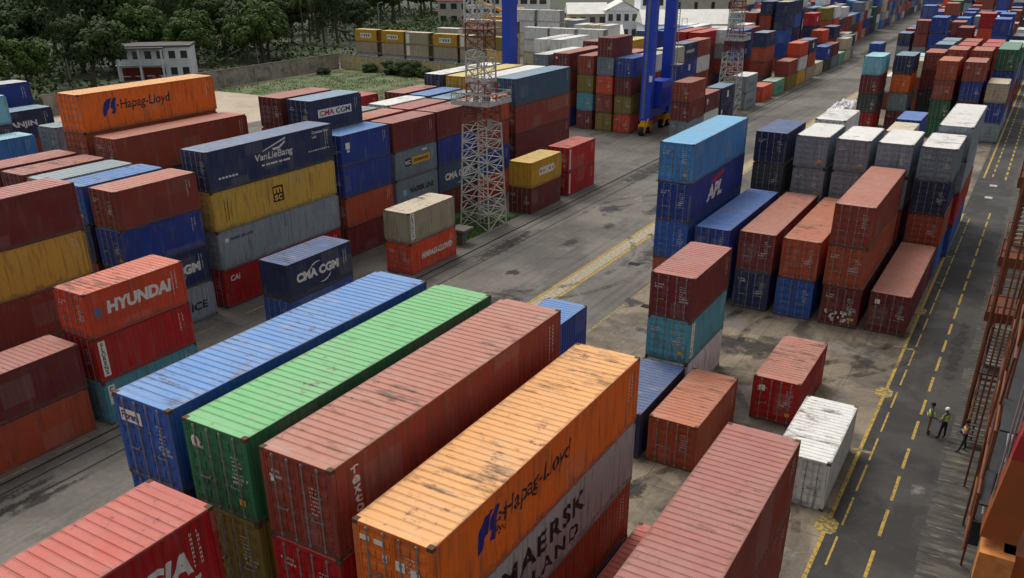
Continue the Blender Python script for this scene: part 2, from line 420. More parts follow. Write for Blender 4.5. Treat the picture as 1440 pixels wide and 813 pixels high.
def logo(kind, root, L, H):
    if kind == 'hapag_near':
        logo_hapag(root, L, 1.9, 1.0)
        r2 = random.Random(5)
        PL(root, L, [rect(2.85+r2.random()*.5, 1.0+r2.random()*.7, .04+r2.random()*.05, .04+r2.random()*.05) for _ in range(26)], 'black', 'scuff_marks')
    elif kind == 'hapag_far': logo_hapag(root, L, 1.8, 1.15)
    elif kind == 'maersk':
        T(root, L, 'MAERSK', 3.05, 1.22, 5.2, .78, 'ink', bold=.03, spacing=1.15)
        T(root, L, 'SEALAND', 2.7, .38, 5.1, .55, 'ink', bold=.02, spacing=1.3)
    elif kind == 'hyundai':
        T(root, L, 'HYUNDAI', 1.15, 1.05, 4.0, .70, 'white', bold=.055, shear=.1)
        PL(root, L, [[(.62+.23*math.cos(R(t)), 1.3+.26*math.sin(R(t))) for t in range(0, 360, 24)]], 'greyb')
    elif kind in ('vlabel', 'vlabel_teal', 'vlabel_red', 'vlabel_s4'):
        txt = {'vlabel': 'FLORENS', 'vlabel_teal': 'CAI', 'vlabel_red': 'CRONOS', 'vlabel_s4': 'TRITON'}[kind]
        h = {'vlabel': 1.95, 'vlabel_teal': 1.1, 'vlabel_red': 2.0, 'vlabel_s4': 2.0}[kind]; wd = .42 if kind != 'vlabel_red' else .30
        u = .22 if kind != 'vlabel_s4' else .3
        PL(root, L, [rect(u, H-.2-h, wd, h)], 'lab', 'label')
        T(root, L, txt, u+.1, H-.2-h+.1, wd-.2, h-.2, 'ink' if kind != 'vlabel_red' else 'greyb', stack=True, bold=.03, z=.003)
    elif kind == 'cma':
        s = (L-1.6)/4.4 if L < 8 else 1.0
        T(root, L, 'CMA CGM', .75, 1.0, 4.0, .62, 'white', bold=.06)
        PL(root, L, arc(2.9, 1.3, .95, .62, .10, 75, 165)+arc(3.0, 1.25, 1.0, .75, .10, 255, 345), 'white')
    elif kind == 'cgm':
        T(root, L, 'CMA CGM', 1.0, .95, 4.3, .66, 'white', bold=.06)
        PL(root, L, arc(3.1, 1.2, 1.0, .75, .10, 255, 345), 'white')
    elif kind == 'ice': T(root, L, 'P&O  ICE', 1.6, .75, 3.8, .55, 'ink', bold=.03, shear=.1)
    elif kind == 'script':
        T(root, L, 'VanLieBang', 4.2, 1.15, 3.7, .62, 'white', shear=.15, bold=.015)
        PL(root, L, [rect(4.75+i*.42, .88, .26+.08*(i % 3), .13) for i in range(7)], 'white', 'lettering')
        PL(root, L, [[(4.9,1.85),(5.0,1.95),(7.3,2.55),(7.25,2.42)],[(5.9,1.98),(6.5,1.98),(7.2,2.32),(7.15,2.15),(6.6,1.83),(6.0,1.80)]], 'white')
        T(root, L, 'Container Line', 10.0, 2.25, 1.75, .2, 'white', bold=.03); T(root, L, 'Ltd.', 10.0, 1.93, .5, .2, 'white', bold=.03)
        PL(root, L, [rect(9.5+i*.21, 1.0, .12, .09) for i in range(11)], 'white', 'lettering')
        PL(root, L, [rect(.8+i*.3, .75-.0*i, .2, .13) for i in range(6)], 'white', 'lettering')
    elif kind == 'msc':
        PL(root, L, [rect(5.5, .85, 1.05, 1.15)], 'black')
        T(root, L, 'm', 5.62, 1.48, .8, .4, 'yellow', bold=.03, z=.003); T(root, L, 'sc', 5.66, .95, .72, .42, 'yellow', bold=.03, z=.003)
        PL(root, L, [rect(1.0, .5, .05, 1.6), rect(1.25, .6, .05, 1.3)], 'ink', 'lettering')
    elif kind == 'sealand':
        PL(root, L, [[(.75+.16*math.cos(R(t)), 2.05+.16*math.sin(R(t))) for t in range(0, 360, 30)]], 'lab')
        T(root, L, 'MAERSK SEALAND', 1.05, 1.95, 2.1, .22, 'ink', bold=.03)
    elif kind == 'cni': T(root, L, 'CAI', .55, 1.85, .9, .42, 'white', bold=.04, shear=.2)
    elif kind == 'apl':
        T(root, L, 'APL', 3.6, .66, 3.4, 1.15, 'white', bold=.05, shear=.2)
        PL(root, L, [[(4.3,1.92),(4.7,2.02),(5.1,2.26),(5.8,2.36),(7.4,2.46),(7.0,2.22),(6.2,2.05),(5.2,1.93)]], 'red')
    elif kind == 'reeff':
        T(root, L, 'HAPAG-LLOYD', 1.4, .95, 4.1, .5, 'white', bold=.06, shear=.15)
    elif kind == 'cronos_v': 
        PL(root, L, [rect(.2, .35, .5, 2.0)], 'lab', 'label'); T(root, L, 'CRONOS', .32, .45, .26, 1.8, 'ink', stack=True, bold=.03, z=.003)
    elif kind == 'cosco':
        T(root, L, 'COSCO', 1.5, .92, 3.15, .80, 'white', bold=.07)
    elif kind == 'cma_lab':
        PL(root, L, [rect(.8, 1.05, 4.0, .62)], 'lab', 'label')
        T(root, L, 'CMA', 1.0, 1.15, 1.7, .42, 'red', bold=.03, z=.003); T(root, L, 'CGM', 2.9, 1.15, 1.7, .42, 'ink', bold=.03, z=.003)
    elif kind == 'safm':
        PL(root, L, [rect(2.4, 1.05, 2.6, .62)], 'yellow', 'label'); T(root, L, 'SAFMARINE', 2.6, 1.2, 2.2, .3, 'ink', bold=.03, z=.003)
        PL(root, L, [rect(1.35, 1.0, .95, .66)], 'ink', 'label'); T(root, L, 'MSC', 1.45, 1.15, .75, .36, 'lab', bold=.02, z=.003)
        PL(root, L, [rect(3.9, 2.0, .7, .16)], 'lab', 'label')
    elif kind == 'mline':
        T(root, L, 'MAERSK LINE', 1.9, 1.05, 3.5, .5, 'ink', bold=.05)
        PL(root, L, [rect(.9, 1.0, .5, .5)], 'cyan')
    elif kind == 'georgia':
        T(root, L, 'GEORGIA', 7.4, .95, 3.9, .75, 'white', bold=.05, shear=.2)
        PL(root, L, [rect(9.2+i*.3, .65, .2, .14) for i in range(8)], 'white', 'lettering')
    elif kind == 'stackt':
        for i, ch in enumerate('Texto'): T(root, L, ch, .72+.02*i, 2.2-.30*i, .3, .24, 'white', bold=.03)
    elif kind == 'white_patches':
        r2 = random.Random(3); P = []
        for i in range(26):
            x = .25+r2.random()*1.85; z = .28+r2.random()*.65
            P.append(rect(x, z, .06+r2.random()*.14, .07+r2.random()*.16))
        for i, p in enumerate(P): pass
        flat_to_side(root, poly_bm(P), M['L_lab'], L, 'paint_patches', face='end')
    elif kind == 'logo_a': PL(root, L, [rect(.6, 1.3, .45, .5), rect(.7, 1.05, .3, .18)], 'lab', 'emblem')
    elif kind == 'w_text': T(root, L, 'HANJIN', 1.2, .9, 3.2, .62, 'white', bold=.04)
    elif kind == 'w_sq': PL(root, L, [rect(2.6, .9, .75, .9)], 'lab', 'emblem')
    elif kind == 'yl':
        PL(root, L, [rect(1.5, .8, 3.0, .95)], 'lab', 'label'); PL(root, L, [[(1.6,.95),(1.9,1.2),(2.3,1.3),(2.2,1.55),(1.7,1.35)]]+[rect(2.5+i*.62, 1.0, .42, .55) for i in range(3)], 'greyb', 'emblem', z=.003)
    elif kind == 'yg': PL(root, L, [rect(.25, .3, .85, H-.6)], 'lab', 'label')
    elif kind == 'dn': T(root, L, 'DELMAS', 1.2, .8, 3.4, .7, 'greyb', bold=.04)
    elif kind == 'fl_door': 
        flat_to_side(root, poly_bm([rect(.22, H-.85, .92, .42)]), M['L_lab'], L, 'label', face='end')
        flat_to_side(root, move(text_bm('Florens', .75, .26, bold=.03), .28, H-.77, .004), M['L_hlblue'], L, 'lettering', face='end')
    elif kind == 'circle_door':
        flat_to_side(root, poly_bm([[(.42+.17*math.cos(R(t)), H-.62+.19*math.sin(R(t))) for t in range(0, 360, 20)]]), M['L_lab'], L, 'emblem', face='end')
        flat_to_side(root, move(poly_bm([rect(.38, H-.7, .10, .17)]), 0, 0, .004), M['L_black'], L, 'emblem', face='end')
    elif kind == 'tri_door': flat_to_side(root, poly_bm([[(.28, H-.95), (.45, H-.92), (.34, H-.7)]]), M['L_lab'], L, 'emblem', face='end')
    elif kind == 'stickers': flat_to_side(root, poly_bm([rect(.9, H-.95, .14, .22), rect(1.3, H-1.05, .28, .3), rect(1.75, H-1.15, .28, .3), rect(.22, H-.5, .3, .16), rect(.66, H-.5, .3, .16)]), M['L_lab'], L, 'stickers', face='end')
    elif kind == 'whitedoor': flat_to_side(root, poly_bm([rect(.35, H-.75, .30, .3)]), M['L_lab'], L, 'label', face='end')

# ------------------------------------------------------------------ the container builder
PAINT = {  # name: (side sRGB, roof sRGB, word); roof tone is faded paint plus painted-in sky reflection
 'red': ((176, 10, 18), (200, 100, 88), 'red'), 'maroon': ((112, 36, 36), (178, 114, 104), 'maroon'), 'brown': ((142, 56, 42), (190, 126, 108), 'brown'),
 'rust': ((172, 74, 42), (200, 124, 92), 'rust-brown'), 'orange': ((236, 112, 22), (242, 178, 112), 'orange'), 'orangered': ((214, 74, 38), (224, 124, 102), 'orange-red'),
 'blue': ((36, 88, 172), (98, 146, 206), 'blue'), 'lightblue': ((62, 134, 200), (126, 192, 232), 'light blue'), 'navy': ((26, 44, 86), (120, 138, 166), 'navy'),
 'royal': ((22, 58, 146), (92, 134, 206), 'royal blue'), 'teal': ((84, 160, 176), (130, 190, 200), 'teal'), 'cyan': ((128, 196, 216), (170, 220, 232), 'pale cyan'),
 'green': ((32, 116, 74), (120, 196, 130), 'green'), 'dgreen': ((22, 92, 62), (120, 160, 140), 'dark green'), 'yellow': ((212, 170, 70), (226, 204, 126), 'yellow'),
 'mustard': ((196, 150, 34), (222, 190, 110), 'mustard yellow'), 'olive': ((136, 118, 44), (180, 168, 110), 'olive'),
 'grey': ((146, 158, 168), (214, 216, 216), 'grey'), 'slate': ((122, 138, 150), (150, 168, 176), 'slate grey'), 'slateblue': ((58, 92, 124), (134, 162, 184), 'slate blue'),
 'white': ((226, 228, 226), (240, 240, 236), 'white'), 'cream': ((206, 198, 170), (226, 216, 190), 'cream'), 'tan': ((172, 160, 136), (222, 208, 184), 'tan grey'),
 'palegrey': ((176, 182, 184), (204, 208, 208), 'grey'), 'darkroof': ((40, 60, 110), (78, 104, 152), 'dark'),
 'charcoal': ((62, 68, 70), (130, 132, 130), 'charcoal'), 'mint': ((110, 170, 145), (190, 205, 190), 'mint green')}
REFL = []
seq = [0]
DEMOTE = {17,33,45,49,51,52,53,55,56,57,59,60,61,63,64,65,66,68,69,70,71,73,74,75,77,78,79,81,82,83,85,86,87,89,90,91,93,94,95,97,98,99,101,102,103,105,106,107,110,111,112,114,115,116,118,119,120,122,123,124,126,127,129,130,131,134,135,137,138,139,140,143,144,145,148,149,152,153,156,157,163,164,165,168,171,195,196,199,200,203,204,218,219,220,221,223,225,244,245,250,251,252,255,256,260,267,268,269,271,272,273,275,276,277,278,279,280,281,282,283,284,285,286,288,289,290,292,293,294,296,297,298,299,300,301,302,305,306,307,308,309,310,311,312,313,316,317,318,320,321,322,323,324,325,327,328,329,332,333,334,336,337,338,339,340,341,342,343,372,373,377,379,381,382,383,385,386,405,406,407,408,409,410,411,413,414,415,418,419,422,423,427,428,429,430,431,432,433,435,436,437,439,440,441,443,445,447,448,449,451,452,453,455,456,457,461,463,464,465,470,471,472,473,478,482,483,486,487,488,490,491,492,494,495,496,499,500,503,504,506,507,508,513,514,516,517,520,521,524,525,540,543,545,546,547,548,549,551,552,553,555,556,557,559,560,562,563,564,565,566,567,569,570,572,573,575,576,577,578,579,581,582,583,584,585,586,587,588,589,590}
FAR = []
def container(x, y, z, colour, L, H, lod, label, group, logos=(), front=False, roofc=None, rot=0.0, jitter=True, clean=False, stain=None):
    """x = right-hand edge, y = near end, z = bottom"""
    seq[0] += 1; r = random.Random(seq[0]*13+5)
    d = cmesh(L, H); side, roof, word = PAINT[colour]
    jx = r.uniform(-.035, .035) if jitter else 0; jy = r.uniform(-.05, .05) if jitter else 0
    if seq[0] in DEMOTE:
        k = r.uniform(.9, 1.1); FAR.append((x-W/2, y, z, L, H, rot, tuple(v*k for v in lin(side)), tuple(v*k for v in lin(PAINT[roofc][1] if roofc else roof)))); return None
    root = empty('shipping_container', (x-W/2+jx, y+jy, z), rot + (R(r.uniform(-.25, .25)) if jitter else 0))
    tag(root, label, 'container', group); root['seq'] = seq[0]
    k = r.uniform(.90, 1.10)
    c = tuple(min(1, v*k*r.uniform(.97, 1.03)) for v in lin(side))
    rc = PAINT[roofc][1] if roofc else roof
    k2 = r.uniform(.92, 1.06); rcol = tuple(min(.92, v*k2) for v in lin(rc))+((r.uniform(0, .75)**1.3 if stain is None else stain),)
    link('frame', d['frame'], root, color=tuple(v*.9 for v in c))
    link('side_wall', d['side'], root, color=c)
    link('side_wall', d['side'], root, loc=(0, L, 0), rot=(0, 0, math.pi), color=c)
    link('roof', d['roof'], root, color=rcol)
    fr = lambda: dict(loc=(0, L, 0), rot=(0, 0, math.pi))
    n0 = {} if front else fr()
    link('end_wall', d['end'], root, color=c, **n0)
    if front: base = Matrix.Translation((0, L, 0)) @ Matrix.Rotation(math.pi, 4, 'Z')
    else: base = Matrix.Identity(4)
    hw = W/2; dw = hw-.135
    doors = []
    if lod < 2 or not front:
        for s in (-1, 1):
            o = bpy.data.objects.new('door', d['door']); col.objects.link(o); o.parent = root; o.color = (*c, 1)
            mloc = base @ Matrix.Translation((s*(hw-.13), 0, 0)) @ (Matrix.Identity(4) if s < 0 else Matrix.Scale(-1, 4, (1, 0, 0)))
            o.matrix_local = mloc; doors.append((s, o))
            if lod == 0 and not front:
                for f in (.30, .78):
                    rr = link('lock_rod', d['rod'], o, loc=(dw*f, 0, 0))
                hh = link('handle', d['handle'], o, loc=(dw*.30, 0, 0))
                hh.scale = (1, 1, 1)
            elif lod == 1 and not front:
                for f in (.30, .78): link('lock_rod', d['rod'], o, loc=(dw*f, 0, 0))
    if lod == 0:
        link('floor', d['floor'], root)
        for cx in (-hw+.089, hw-.089):
            for cy in (.081, L-.081):
                for cz in (.001, H-.119): link('corner_casting', d['casting'], root, loc=(cx, cy, cz))
    elif lod == 1:
        link('floor', d['floor'], root)
        for cx in (-hw+.089, hw-.089): link('corner_casting', d['casting'], root, loc=(cx, .081, H-.119))
    if lod < 2 and not clean:
        if not front:
            link('door_lettering', r.choice(MARK), root, loc=(r.choice((.42, .55)), -.009, H-.55-r.uniform(0, .25)))
            if r.random() < .6: link('door_lettering', r.choice(MARKB), root, loc=(r.choice((.2, .5)), -.009, H*.48))
            if r.random() < .5: link('door_lettering', r.choice(MARKB), root, loc=(-.95, -.009, H-.65))
            if r.random() < .35: link('data_plate', PLATE, root, loc=(.62, -.006, .5))
        if r.random() < .75: link('side_marking', r.choice(VC), root, loc=(hw-.001, L-.85, H-.35), rot=(0, 0, math.pi/2))
        if r.random() < .45: link('roof_marking', RM, root, loc=(-.3, .13 if r.random() < .5 else L-.3, H-.004), rot=(-math.pi/2, 0, 0))
    for lg in logos: logo(lg, root, L, H)
    return root

ORD = {1: ('alone',), 2: ('top', 'bottom'), 3: ('top', 'middle', 'bottom'),
       4: ('top', 'second down', 'third down', 'bottom'), 5: ('top', 'second down', 'middle', 'fourth down', 'bottom')}
def stack(x, y, tiers, size, h, phrase, group, lod=0, single=None, **kw):
    """tiers listed from the top down: colour or (colour, logos, extra)"""
    n = len(tiers); L = 6.058 if size == 20 else 12.192
    for i, t in enumerate(tiers):
        t = t if isinstance(t, tuple) else (t, ())
        colour, logos = t[0], t[1]; ex = dict(t[2]) if len(t) > 2 else {}
        desc = ex.pop('desc', ''); word = PAINT[colour][2]
        lab = f"{word} {'short' if size == 20 else 'long'} container{(' '+desc) if desc else ''}, {ORD[n][i]} {phrase}" if n > 1 else f"{word} {'short' if size==20 else 'long'} container{(' '+desc) if desc else ''} {phrase}"
        k2 = dict(kw); k2.update(ex)
        container(x, y, (n-1-i)*h+.012, colour, L, h-.015, lod, lab, group, logos, **k2)

C0 = -38.6
GL = 'containers stacked in the left block'; GR_ = 'containers stacked in the right block'; GF = 'containers in the foreground block'
# ---- column beside the road, left
stack(-38.75, 10.2, [('maroon', ()), ('rust', ())], 40, 2.46, 'of the left-edge pair beside the lettered orange-red box', GL)
stack(-38.4, 23.0, [('orangered', ('hyundai',), {'desc': 'with white name', 'stain': .6}), ('red', ('vlabel',), {'desc': 'with upright label'}), ('teal', ('vlabel_teal',))], 20, 2.46, 'of stack left of the long blue roof', GL)
stack(-38.2, 36.4, [('navy', ('cma',), {'desc': 'with white swoosh lettering', 'front': True, 'roofc': 'darkroof'}), ('blue', ())], 20, 2.46, 'of the pair below the big name wall', GL)
stack(-38.7, 49.75, [('tan', ('cronos_v',), {'front': True}), ('orangered', ('reeff',), {'desc': 'with white lettering'})], 20, 2.46, 'of the pair left of the lattice mast', GL)
stack(-39.2, 69.2, [('mustard', ('cosco',), {'front': True, 'desc': 'with white letters'}), ('maroon', ())], 20, 2.46, 'of the pair right of the lattice mast', GL)
stack(-39.3, 77.0, [('red', ('vlabel_red',)), ('red', ('vlabel_red',))], 20, 2.46, 'of the all-red pair by the road', GL)
# ---- second column
stack(-45.8, 16.3, [('maroon', (), {'roofc': 'maroon'}), ('yellow', ()), ('brown', ()), ('brown', ())], 40, 2.74, 'of the stack cut by the left edge', GL)
stack(-45.87, 30.8, ['brown', 'royal', ('navy', ('cgm',)), ('grey', ('ice',))], 20, 2.46, 'of the stack left of the navy name wall', GL)
stack(-45.8, 37.8, [('navy', ('script',), {'desc': 'with white script'}), ('yellow', ('msc',), {'desc': 'with black square'}), ('grey', ('sealand',)), ('red', ('cni',))], 40, 2.73, 'of the tall name wall', GL)
stack(-45.7, 50.7, [('royal', ('logo_a',), {'roofc': 'blue'}), 'royal', ('rust', ()), 'maroon'], 20, 2.46, 'of the stack right of the navy name wall', GL)
stack(-45.6, 57.15, [('maroon', ()), ('slate', ('safm',), {'desc': 'with yellow label'}), ('slate', ('mline',), {'desc': 'with dark lettering'}), 'maroon'], 20, 2.46, 'of the stack behind the tan box', GL)
stack(-45.7, 63.6, ['maroon', 'royal', ('slateblue', ('cgm',)), 'maroon'], 20, 2.46, 'of the stack directly behind the lattice mast', GL)
stack(-45.7, 70.1, ['rust', 'brown', 'royal', 'orangered'], 20, 2.46, 'of the stack just right behind the mast', GL)
stack(-46.0, 77.9, [('slateblue', ()), ('brown', (), {'roofc': 'brown'}), ('maroon', ()), ('maroon', ())], 40, 2.76, 'of the long stack behind the red pair', GL)
# ---- third to fifth columns: roofs seen from above
GI = 'containers in the inner rows of the left block'
inner = [
 (-48.75, 30.7, ['blue', 'navy', 'brown', 'brown'], 20, 2.46, 'third column, beside the brown roof, left'),
 (-51.7, 30.6, [('tan', (), {'roofc': 'slate'}), 'grey', 'brown', 'brown'], 20, 2.46, 'fourth column, beside the blue roof, left'),
 (-54.75, 30.7, [('maroon', ()), 'maroon', 'blue', 'brown'], 20, 2.46, 'fifth column, in front of the tall orange box'),
 (-57.9, 30.8, ['maroon', 'brown', 'brown', 'navy'], 20, 2.46, 'sixth column, pink roof near the left edge'),
 (-48.2, 50.4, [('navy', ('cma_lab',), {'desc': 'with red and black label', 'roofc': 'slateblue'}), 'navy', 'brown', 'blue', 'maroon'], 20, 2.46, 'behind the navy name wall'),
 (-51.3, 50.4, ['maroon', 'brown', 'brown', 'navy', 'brown'], 20, 2.46, 'left of the red-and-black label box'),
 (-48.75, 56.95, ['brown', 'maroon', 'navy', 'blue'], 20, 2.46, 'third column, right of the label box'),
 (-51.75, 57.0, [('slate', ()), 'brown', 'blue', 'navy'], 20, 2.46, 'fourth column, right of the label box'),
 (-48.75, 63.6, [('red', (), {'roofc': 'maroon'}), 'brown', 'navy', 'brown'], 20, 2.46, 'third column, pink roof left of the mast'),
 (-51.75, 64.4, ['white', 'brown', 'grey', 'navy'], 20, 2.46, 'fourth column, white roof left of the mast'),
 (-48.85, 70.3, [('teal', (), {'roofc': 'slateblue'}), 'navy', 'brown', 'brown'], 20, 2.46, 'third column, behind the mast platform'),
 (-52.0, 71.1, [('royal', (), {'roofc': 'blue'}), 'brown', 'navy', 'brown'], 20, 2.46, 'fourth column, behind the white roof'),
 (-55.2, 71.2, ['maroon', 'navy', 'brown', 'brown'], 20, 2.46, 'fifth column, next to the sandy lot'),
 (-58.3, 65.0, [('red', ()), 'brown', 'brown', 'navy'], 20, 2.42, 'bright red top by the sandy lot'),
 (-54.85, 37.75, ['brown', 'navy', 'rust', 'brown'], 40, 2.73, 'beside the raised orange box'),
 (-58.1, 37.75, [('orange', ('hapag_far',), {'desc': 'with blue emblem'}), 'rust', 'brown', 'blue', 'brown'], 40, 2.735, 'highest stack on the left'),
 (-49.05, 77.9, [('white', ()), 'navy', 'brown', 'grey'], 40, 2.73, 'second roof behind the mast platform'),
 (-52.1, 77.8, [('mustard', (), {'roofc': 'yellow'}), 'olive', 'brown', 'brown'], 40, 2.73, 'yellow roof behind the mast'),
 (-55.1, 78.0, [('navy', ('w_text',), {'roofc': 'white'}), 'brown', 'rust', 'blue'], 40, 2.73, 'pale roof next to the grass'),
]
for x, y, t, s, h, ph in inner:
    stack(x, y, t, s, h, 'of stack: '+ph, GI, lod=1, front=False)
GE = 'containers stacked at the far left edge'
for x, y, t, s, h, ph in [
 (-71.7, 29.9, [('lightblue', (), {'roofc': 'cyan'}), 'red', 'brown'], 40, 3.0, 'by the left edge under the trees'),
 (-68.4, 41.9, ['slate', 'grey', 'brown', 'brown'], 20, 2.46, 'left of the tall orange box'),
 (-79.0, 42.5, [('navy', ('w_text',), {'roofc': 'slateblue'}), 'brown', 'blue', 'brown'], 20, 2.46, 'with white lettering at the far left'),
 (-82.6, 43.0, [('royal', (), {'roofc': 'grey'}), 'brown', 'blue', 'navy', 'brown'], 20, 2.36, 'blue top at the far left by the trees'),
 (-75.0, 36.3, ['cyan', 'navy', 'brown', 'brown', 'blue'], 20, 2.38, 'pale cyan top at the left edge')]:
    stack(x, y, t, s, h, 'of stack: '+ph, GE, lod=1)

# ---- foreground block
stack(-18.96, 13.05, [('blue', ('fl_door',), {'desc': 'with rusty marks', 'stain': .5}), 'blue', 'navy', 'brown'], 40, 2.76, 'in first stack of front block', GF)
stack(-15.96, 13.05, [('green', ('circle_door',), {'stain': .25}), 'olive', 'brown', 'navy'], 40, 2.76, 'in second stack of front block', GF)
stack(-12.95, 12.97, [('brown', ('stackt', 'tri_door'), {'stain': .3}), 'red', 'brown', 'blue'], 40, 2.76, 'in third stack of front block', GF)
stack(-9.85, 12.85, [('orange', ('hapag_near', 'stickers'), {'desc': 'with blue emblem', 'stain': .5}), ('palegrey', ('maersk',), {'desc': 'with big dark letters'}), 'rust', 'navy'], 40, 2.5, 'in fourth stack of front block', GF)
stack(-15.85, -.54, [('red', ('georgia',), {'roofc': 'red', 'front': True}), 'red', 'brown', 'navy'], 40, 2.46, 'of the bottom-left foreground stack', GF)
stack(-4.28, 13.4, [('brown', (), {'roofc': 'maroon', 'front': True}), 'brown', 'maroon'], 40, 2.70, 'of the stack beside the yellow line', GF)
stack(-7.2, 13.3, [('red', (), {'front': True})], 40, 2.88, 'low between the two foreground stacks', GF)
stack(-18.96, 33.85, [('royal', (), {'roofc': 'blue'}), 'blue'], 20, 2.46, 'of the pair peeking behind the long brown roof', GF)
stack(-13.15, 34.0, [('navy', (), {'roofc': 'darkroof', 'stain': .2})], 20, 2.50, 'with ribbed roof on the ground behind the lettered orange box', GF)
stack(-10.32, 34.14, [('rust', ())], 20, 2.50, 'alone on the concrete right of the lettered orange box', GF)
stack(-7.29, 41.0, [('red', ('whitedoor',), {'roofc': 'brown'})], 20, 2.50, 'alone on the concrete behind the white one', GF)
stack(-4.33, 34.1, [('white', (), {'roofc': 'white', 'desc': 'with stained roof', 'stain': .38})], 20, 2.50, 'beside the solid yellow line', GF)
stack(-13.14, 40.4, [('maroon', ()), ('teal', ('vlabel_s4',)), ('white', ())], 20, 2.46, 'of the free-standing stack of three', GF)
# ---- right block, front row
stack(-19.11, 55.95, [('lightblue', ()), ('royal', ('apl',), {'desc': 'with white letters'}), ('blue', ()), 'rust'], 40, 2.73, 'in left corner stack, right block', GR_)
stack(-16.05, 55.8, [('royal', (), {'roofc': 'royal'}), 'blue'], 40, 2.73, 'of the right block, beside the white-lettered stack', GR_)
stack(-13.1, 56.2, [('maroon', (), {'roofc': 'brown'}), 'navy'], 40, 2.73, 'of the right block, third from its left', GR_)
stack(-10.12, 56.1, [('rust', ()), 'blue'], 40, 2.73, 'of the right block, fourth from its left', GR_)
stack(-7.15, 56.05, [('brown', (), {'roofc': 'brown'}), 'rust', ('maroon', ('white_patches',), {'desc': 'with white door patches'})], 40, 2.73, 'of the right block, fifth from its left', GR_)
stack(-4.17, 56.35, [('maroon', ('whitedoor',), {'roofc': 'brown'})], 40, 2.73, 'low beside the yellow line at the right block corner', GR_)
# second row
for x, t, ph in [(-16.11, [('navy', (), {'roofc': 'darkroof'}), 'charcoal', 'grey', 'grey'], 'leftmost in the grey-fronted row'),
                 (-12.95, [('slate', (), {'roofc': 'white'}), 'slate', 'grey', 'brown'], 'second in the grey-fronted row'),
                 (-10.0, [('slate', (), {'roofc': 'white'}), 'slate', 'brown', 'navy'], 'third in the grey-fronted row'),
                 (-7.05, [('slate', (), {'roofc': 'white'}), 'grey', 'brown', 'brown'], 'fourth in the grey-fronted row'),
                 (-4.08, [('slate', (), {'roofc': 'white'}), 'navy', 'rust', 'blue'], 'fifth in the grey-fronted row, by the lane')]:
    stack(x, 68.8, t, 20, 2.46, 'of the stack '+ph, GR_, lod=1)
stack(-3.75, 75.2, [('grey', (), {'roofc': 'white'}), ('grey', ()), ('red', ()), 'blue'], 40, 2.6, 'of the long white-roofed stack by the lane', GR_, lod=1)
stack(-13.1, 75.3, [('white', (), {'roofc': 'white'}), 'white', 'grey', 'grey'], 20, 2.52, 'of the white stack behind the grey-fronted row', GR_, lod=1)
stack(-19.2, 75.0, [('orangered', (), {'roofc': 'brown'})], 20, 2.5, 'low between the light blue wall and grey fronts', GR_, lod=1)
stack(-10.2, 95, [('cream', ()), 'grey'], 20, 3.1, 'of the cream pair behind the grey-fronted row', GR_, lod=1)
stack(-10.2, 101.5, [('royal', (), {'roofc': 'royal'}), 'navy'], 20, 3.2, 'of the blue pair behind the cream one', GR_, lod=1)
GB = 'containers in the far right block'
# third block, facing row
for x, y, t, ph in [(-19.1, 129.4, ['cyan', 'maroon', 'charcoal', 'red'], 'pale cyan corner'),
                    (-15.6, 132.5, [('navy', (), {'roofc': 'slateblue'}), 'orange', 'slate', 'maroon'], 'second'),
                    (-12.6, 138.5, [('brown', (), {'roofc': 'rust'}), 'maroon', 'charcoal', 'charcoal'], 'third'),
                    (-9.74, 128.5, ['rust', 'brown', 'dgreen', ('dgreen', ())], 'fourth'),
                    (-6.6, 128.5, ['brown', 'royal', 'maroon', 'navy'], 'fifth'),
                    (-3.6, 128.8, [('tan', ()), 'royal', 'grey'], 'sixth, by the lane')]:
    stack(x, y, t, 20, 2.46, 'of far right block, '+ph+' in front row', GB, lod=1)
for x, y, t, ph in [(-9.5, 135.2, ['brown', 'maroon', 'navy', 'brown'], 'second row'), (-6.5, 135.4, ['brown', 'maroon', 'brown', 'blue'], 'second row, right of it'),
                    (-3.55, 136.0, [('dgreen', ('logo_a',), {'roofc': 'dgreen'}), 'royal', 'brown', 'grey'], 'green-topped by the lane')]:
    stack(x, y, t, 20 if x < -4 else 40, 2.66 if x < -4 else 2.72, 'of far right block, '+ph, GB, lod=1)
pal = ['brown', 'maroon', 'navy', 'royal', 'rust', 'red', 'blue', 'grey', 'brown', 'slate', 'orangered', 'green', 'white', 'maroon', 'royal', 'cream']
far_rows = [
 (150.0, {-19.0: ['white', 'brown'], -16.0: ['cream', 'brown', 'brown'], -12.7: ['slateblue', 'grey', 'navy', 'brown'], -9.6: ['red', 'brown', 'blue', 'brown'], -6.5: ['red', 'brown', 'brown', 'navy'], -3.5: [('green', (), {'roofc': 'dgreen'}), 'grey', 'brown', 'royal']}),
 (157.0, {-19.0: ['maroon', 'red'], -15.9: ['cyan', 'blue', 'brown'], -12.6: ['slate', 'grey', 'brown', 'navy'], -9.6: ['maroon', 'royal', 'rust', 'brown'], -6.4: [('orangered', (), {'roofc': 'red'}), 'brown', 'rust', 'navy'], -3.4: ['mint', 'slate', 'brown', 'brown']}),
 (171.0, {-16.1: [('royal', (), {'roofc': 'blue'}), 'royal', 'navy', 'brown', 'brown'], -12.8: ['tan', 'charcoal', 'brown'], -9.7: ['maroon', 'brown', 'navy'], -6.6: [('royal', ('w_sq',)), 'blue', 'navy', 'brown', 'red'], -3.4: [('navy', ()), 'navy', 'blue', 'brown']}),
 (186.0, {-16.4: ['olive', 'tan', 'brown'], -13.0: [('maroon', ()), 'brown', 'red', 'brown'], -9.8: [('red', ()), 'orangered', 'navy', 'brown', 'brown'], -6.7: [('royal', ()), 'royal', 'blue', 'navy', 'rust'], -3.5: ['white', 'teal', 'brown', 'navy']}),
]
rown = ['third', 'fourth', 'fifth', 'sixth']
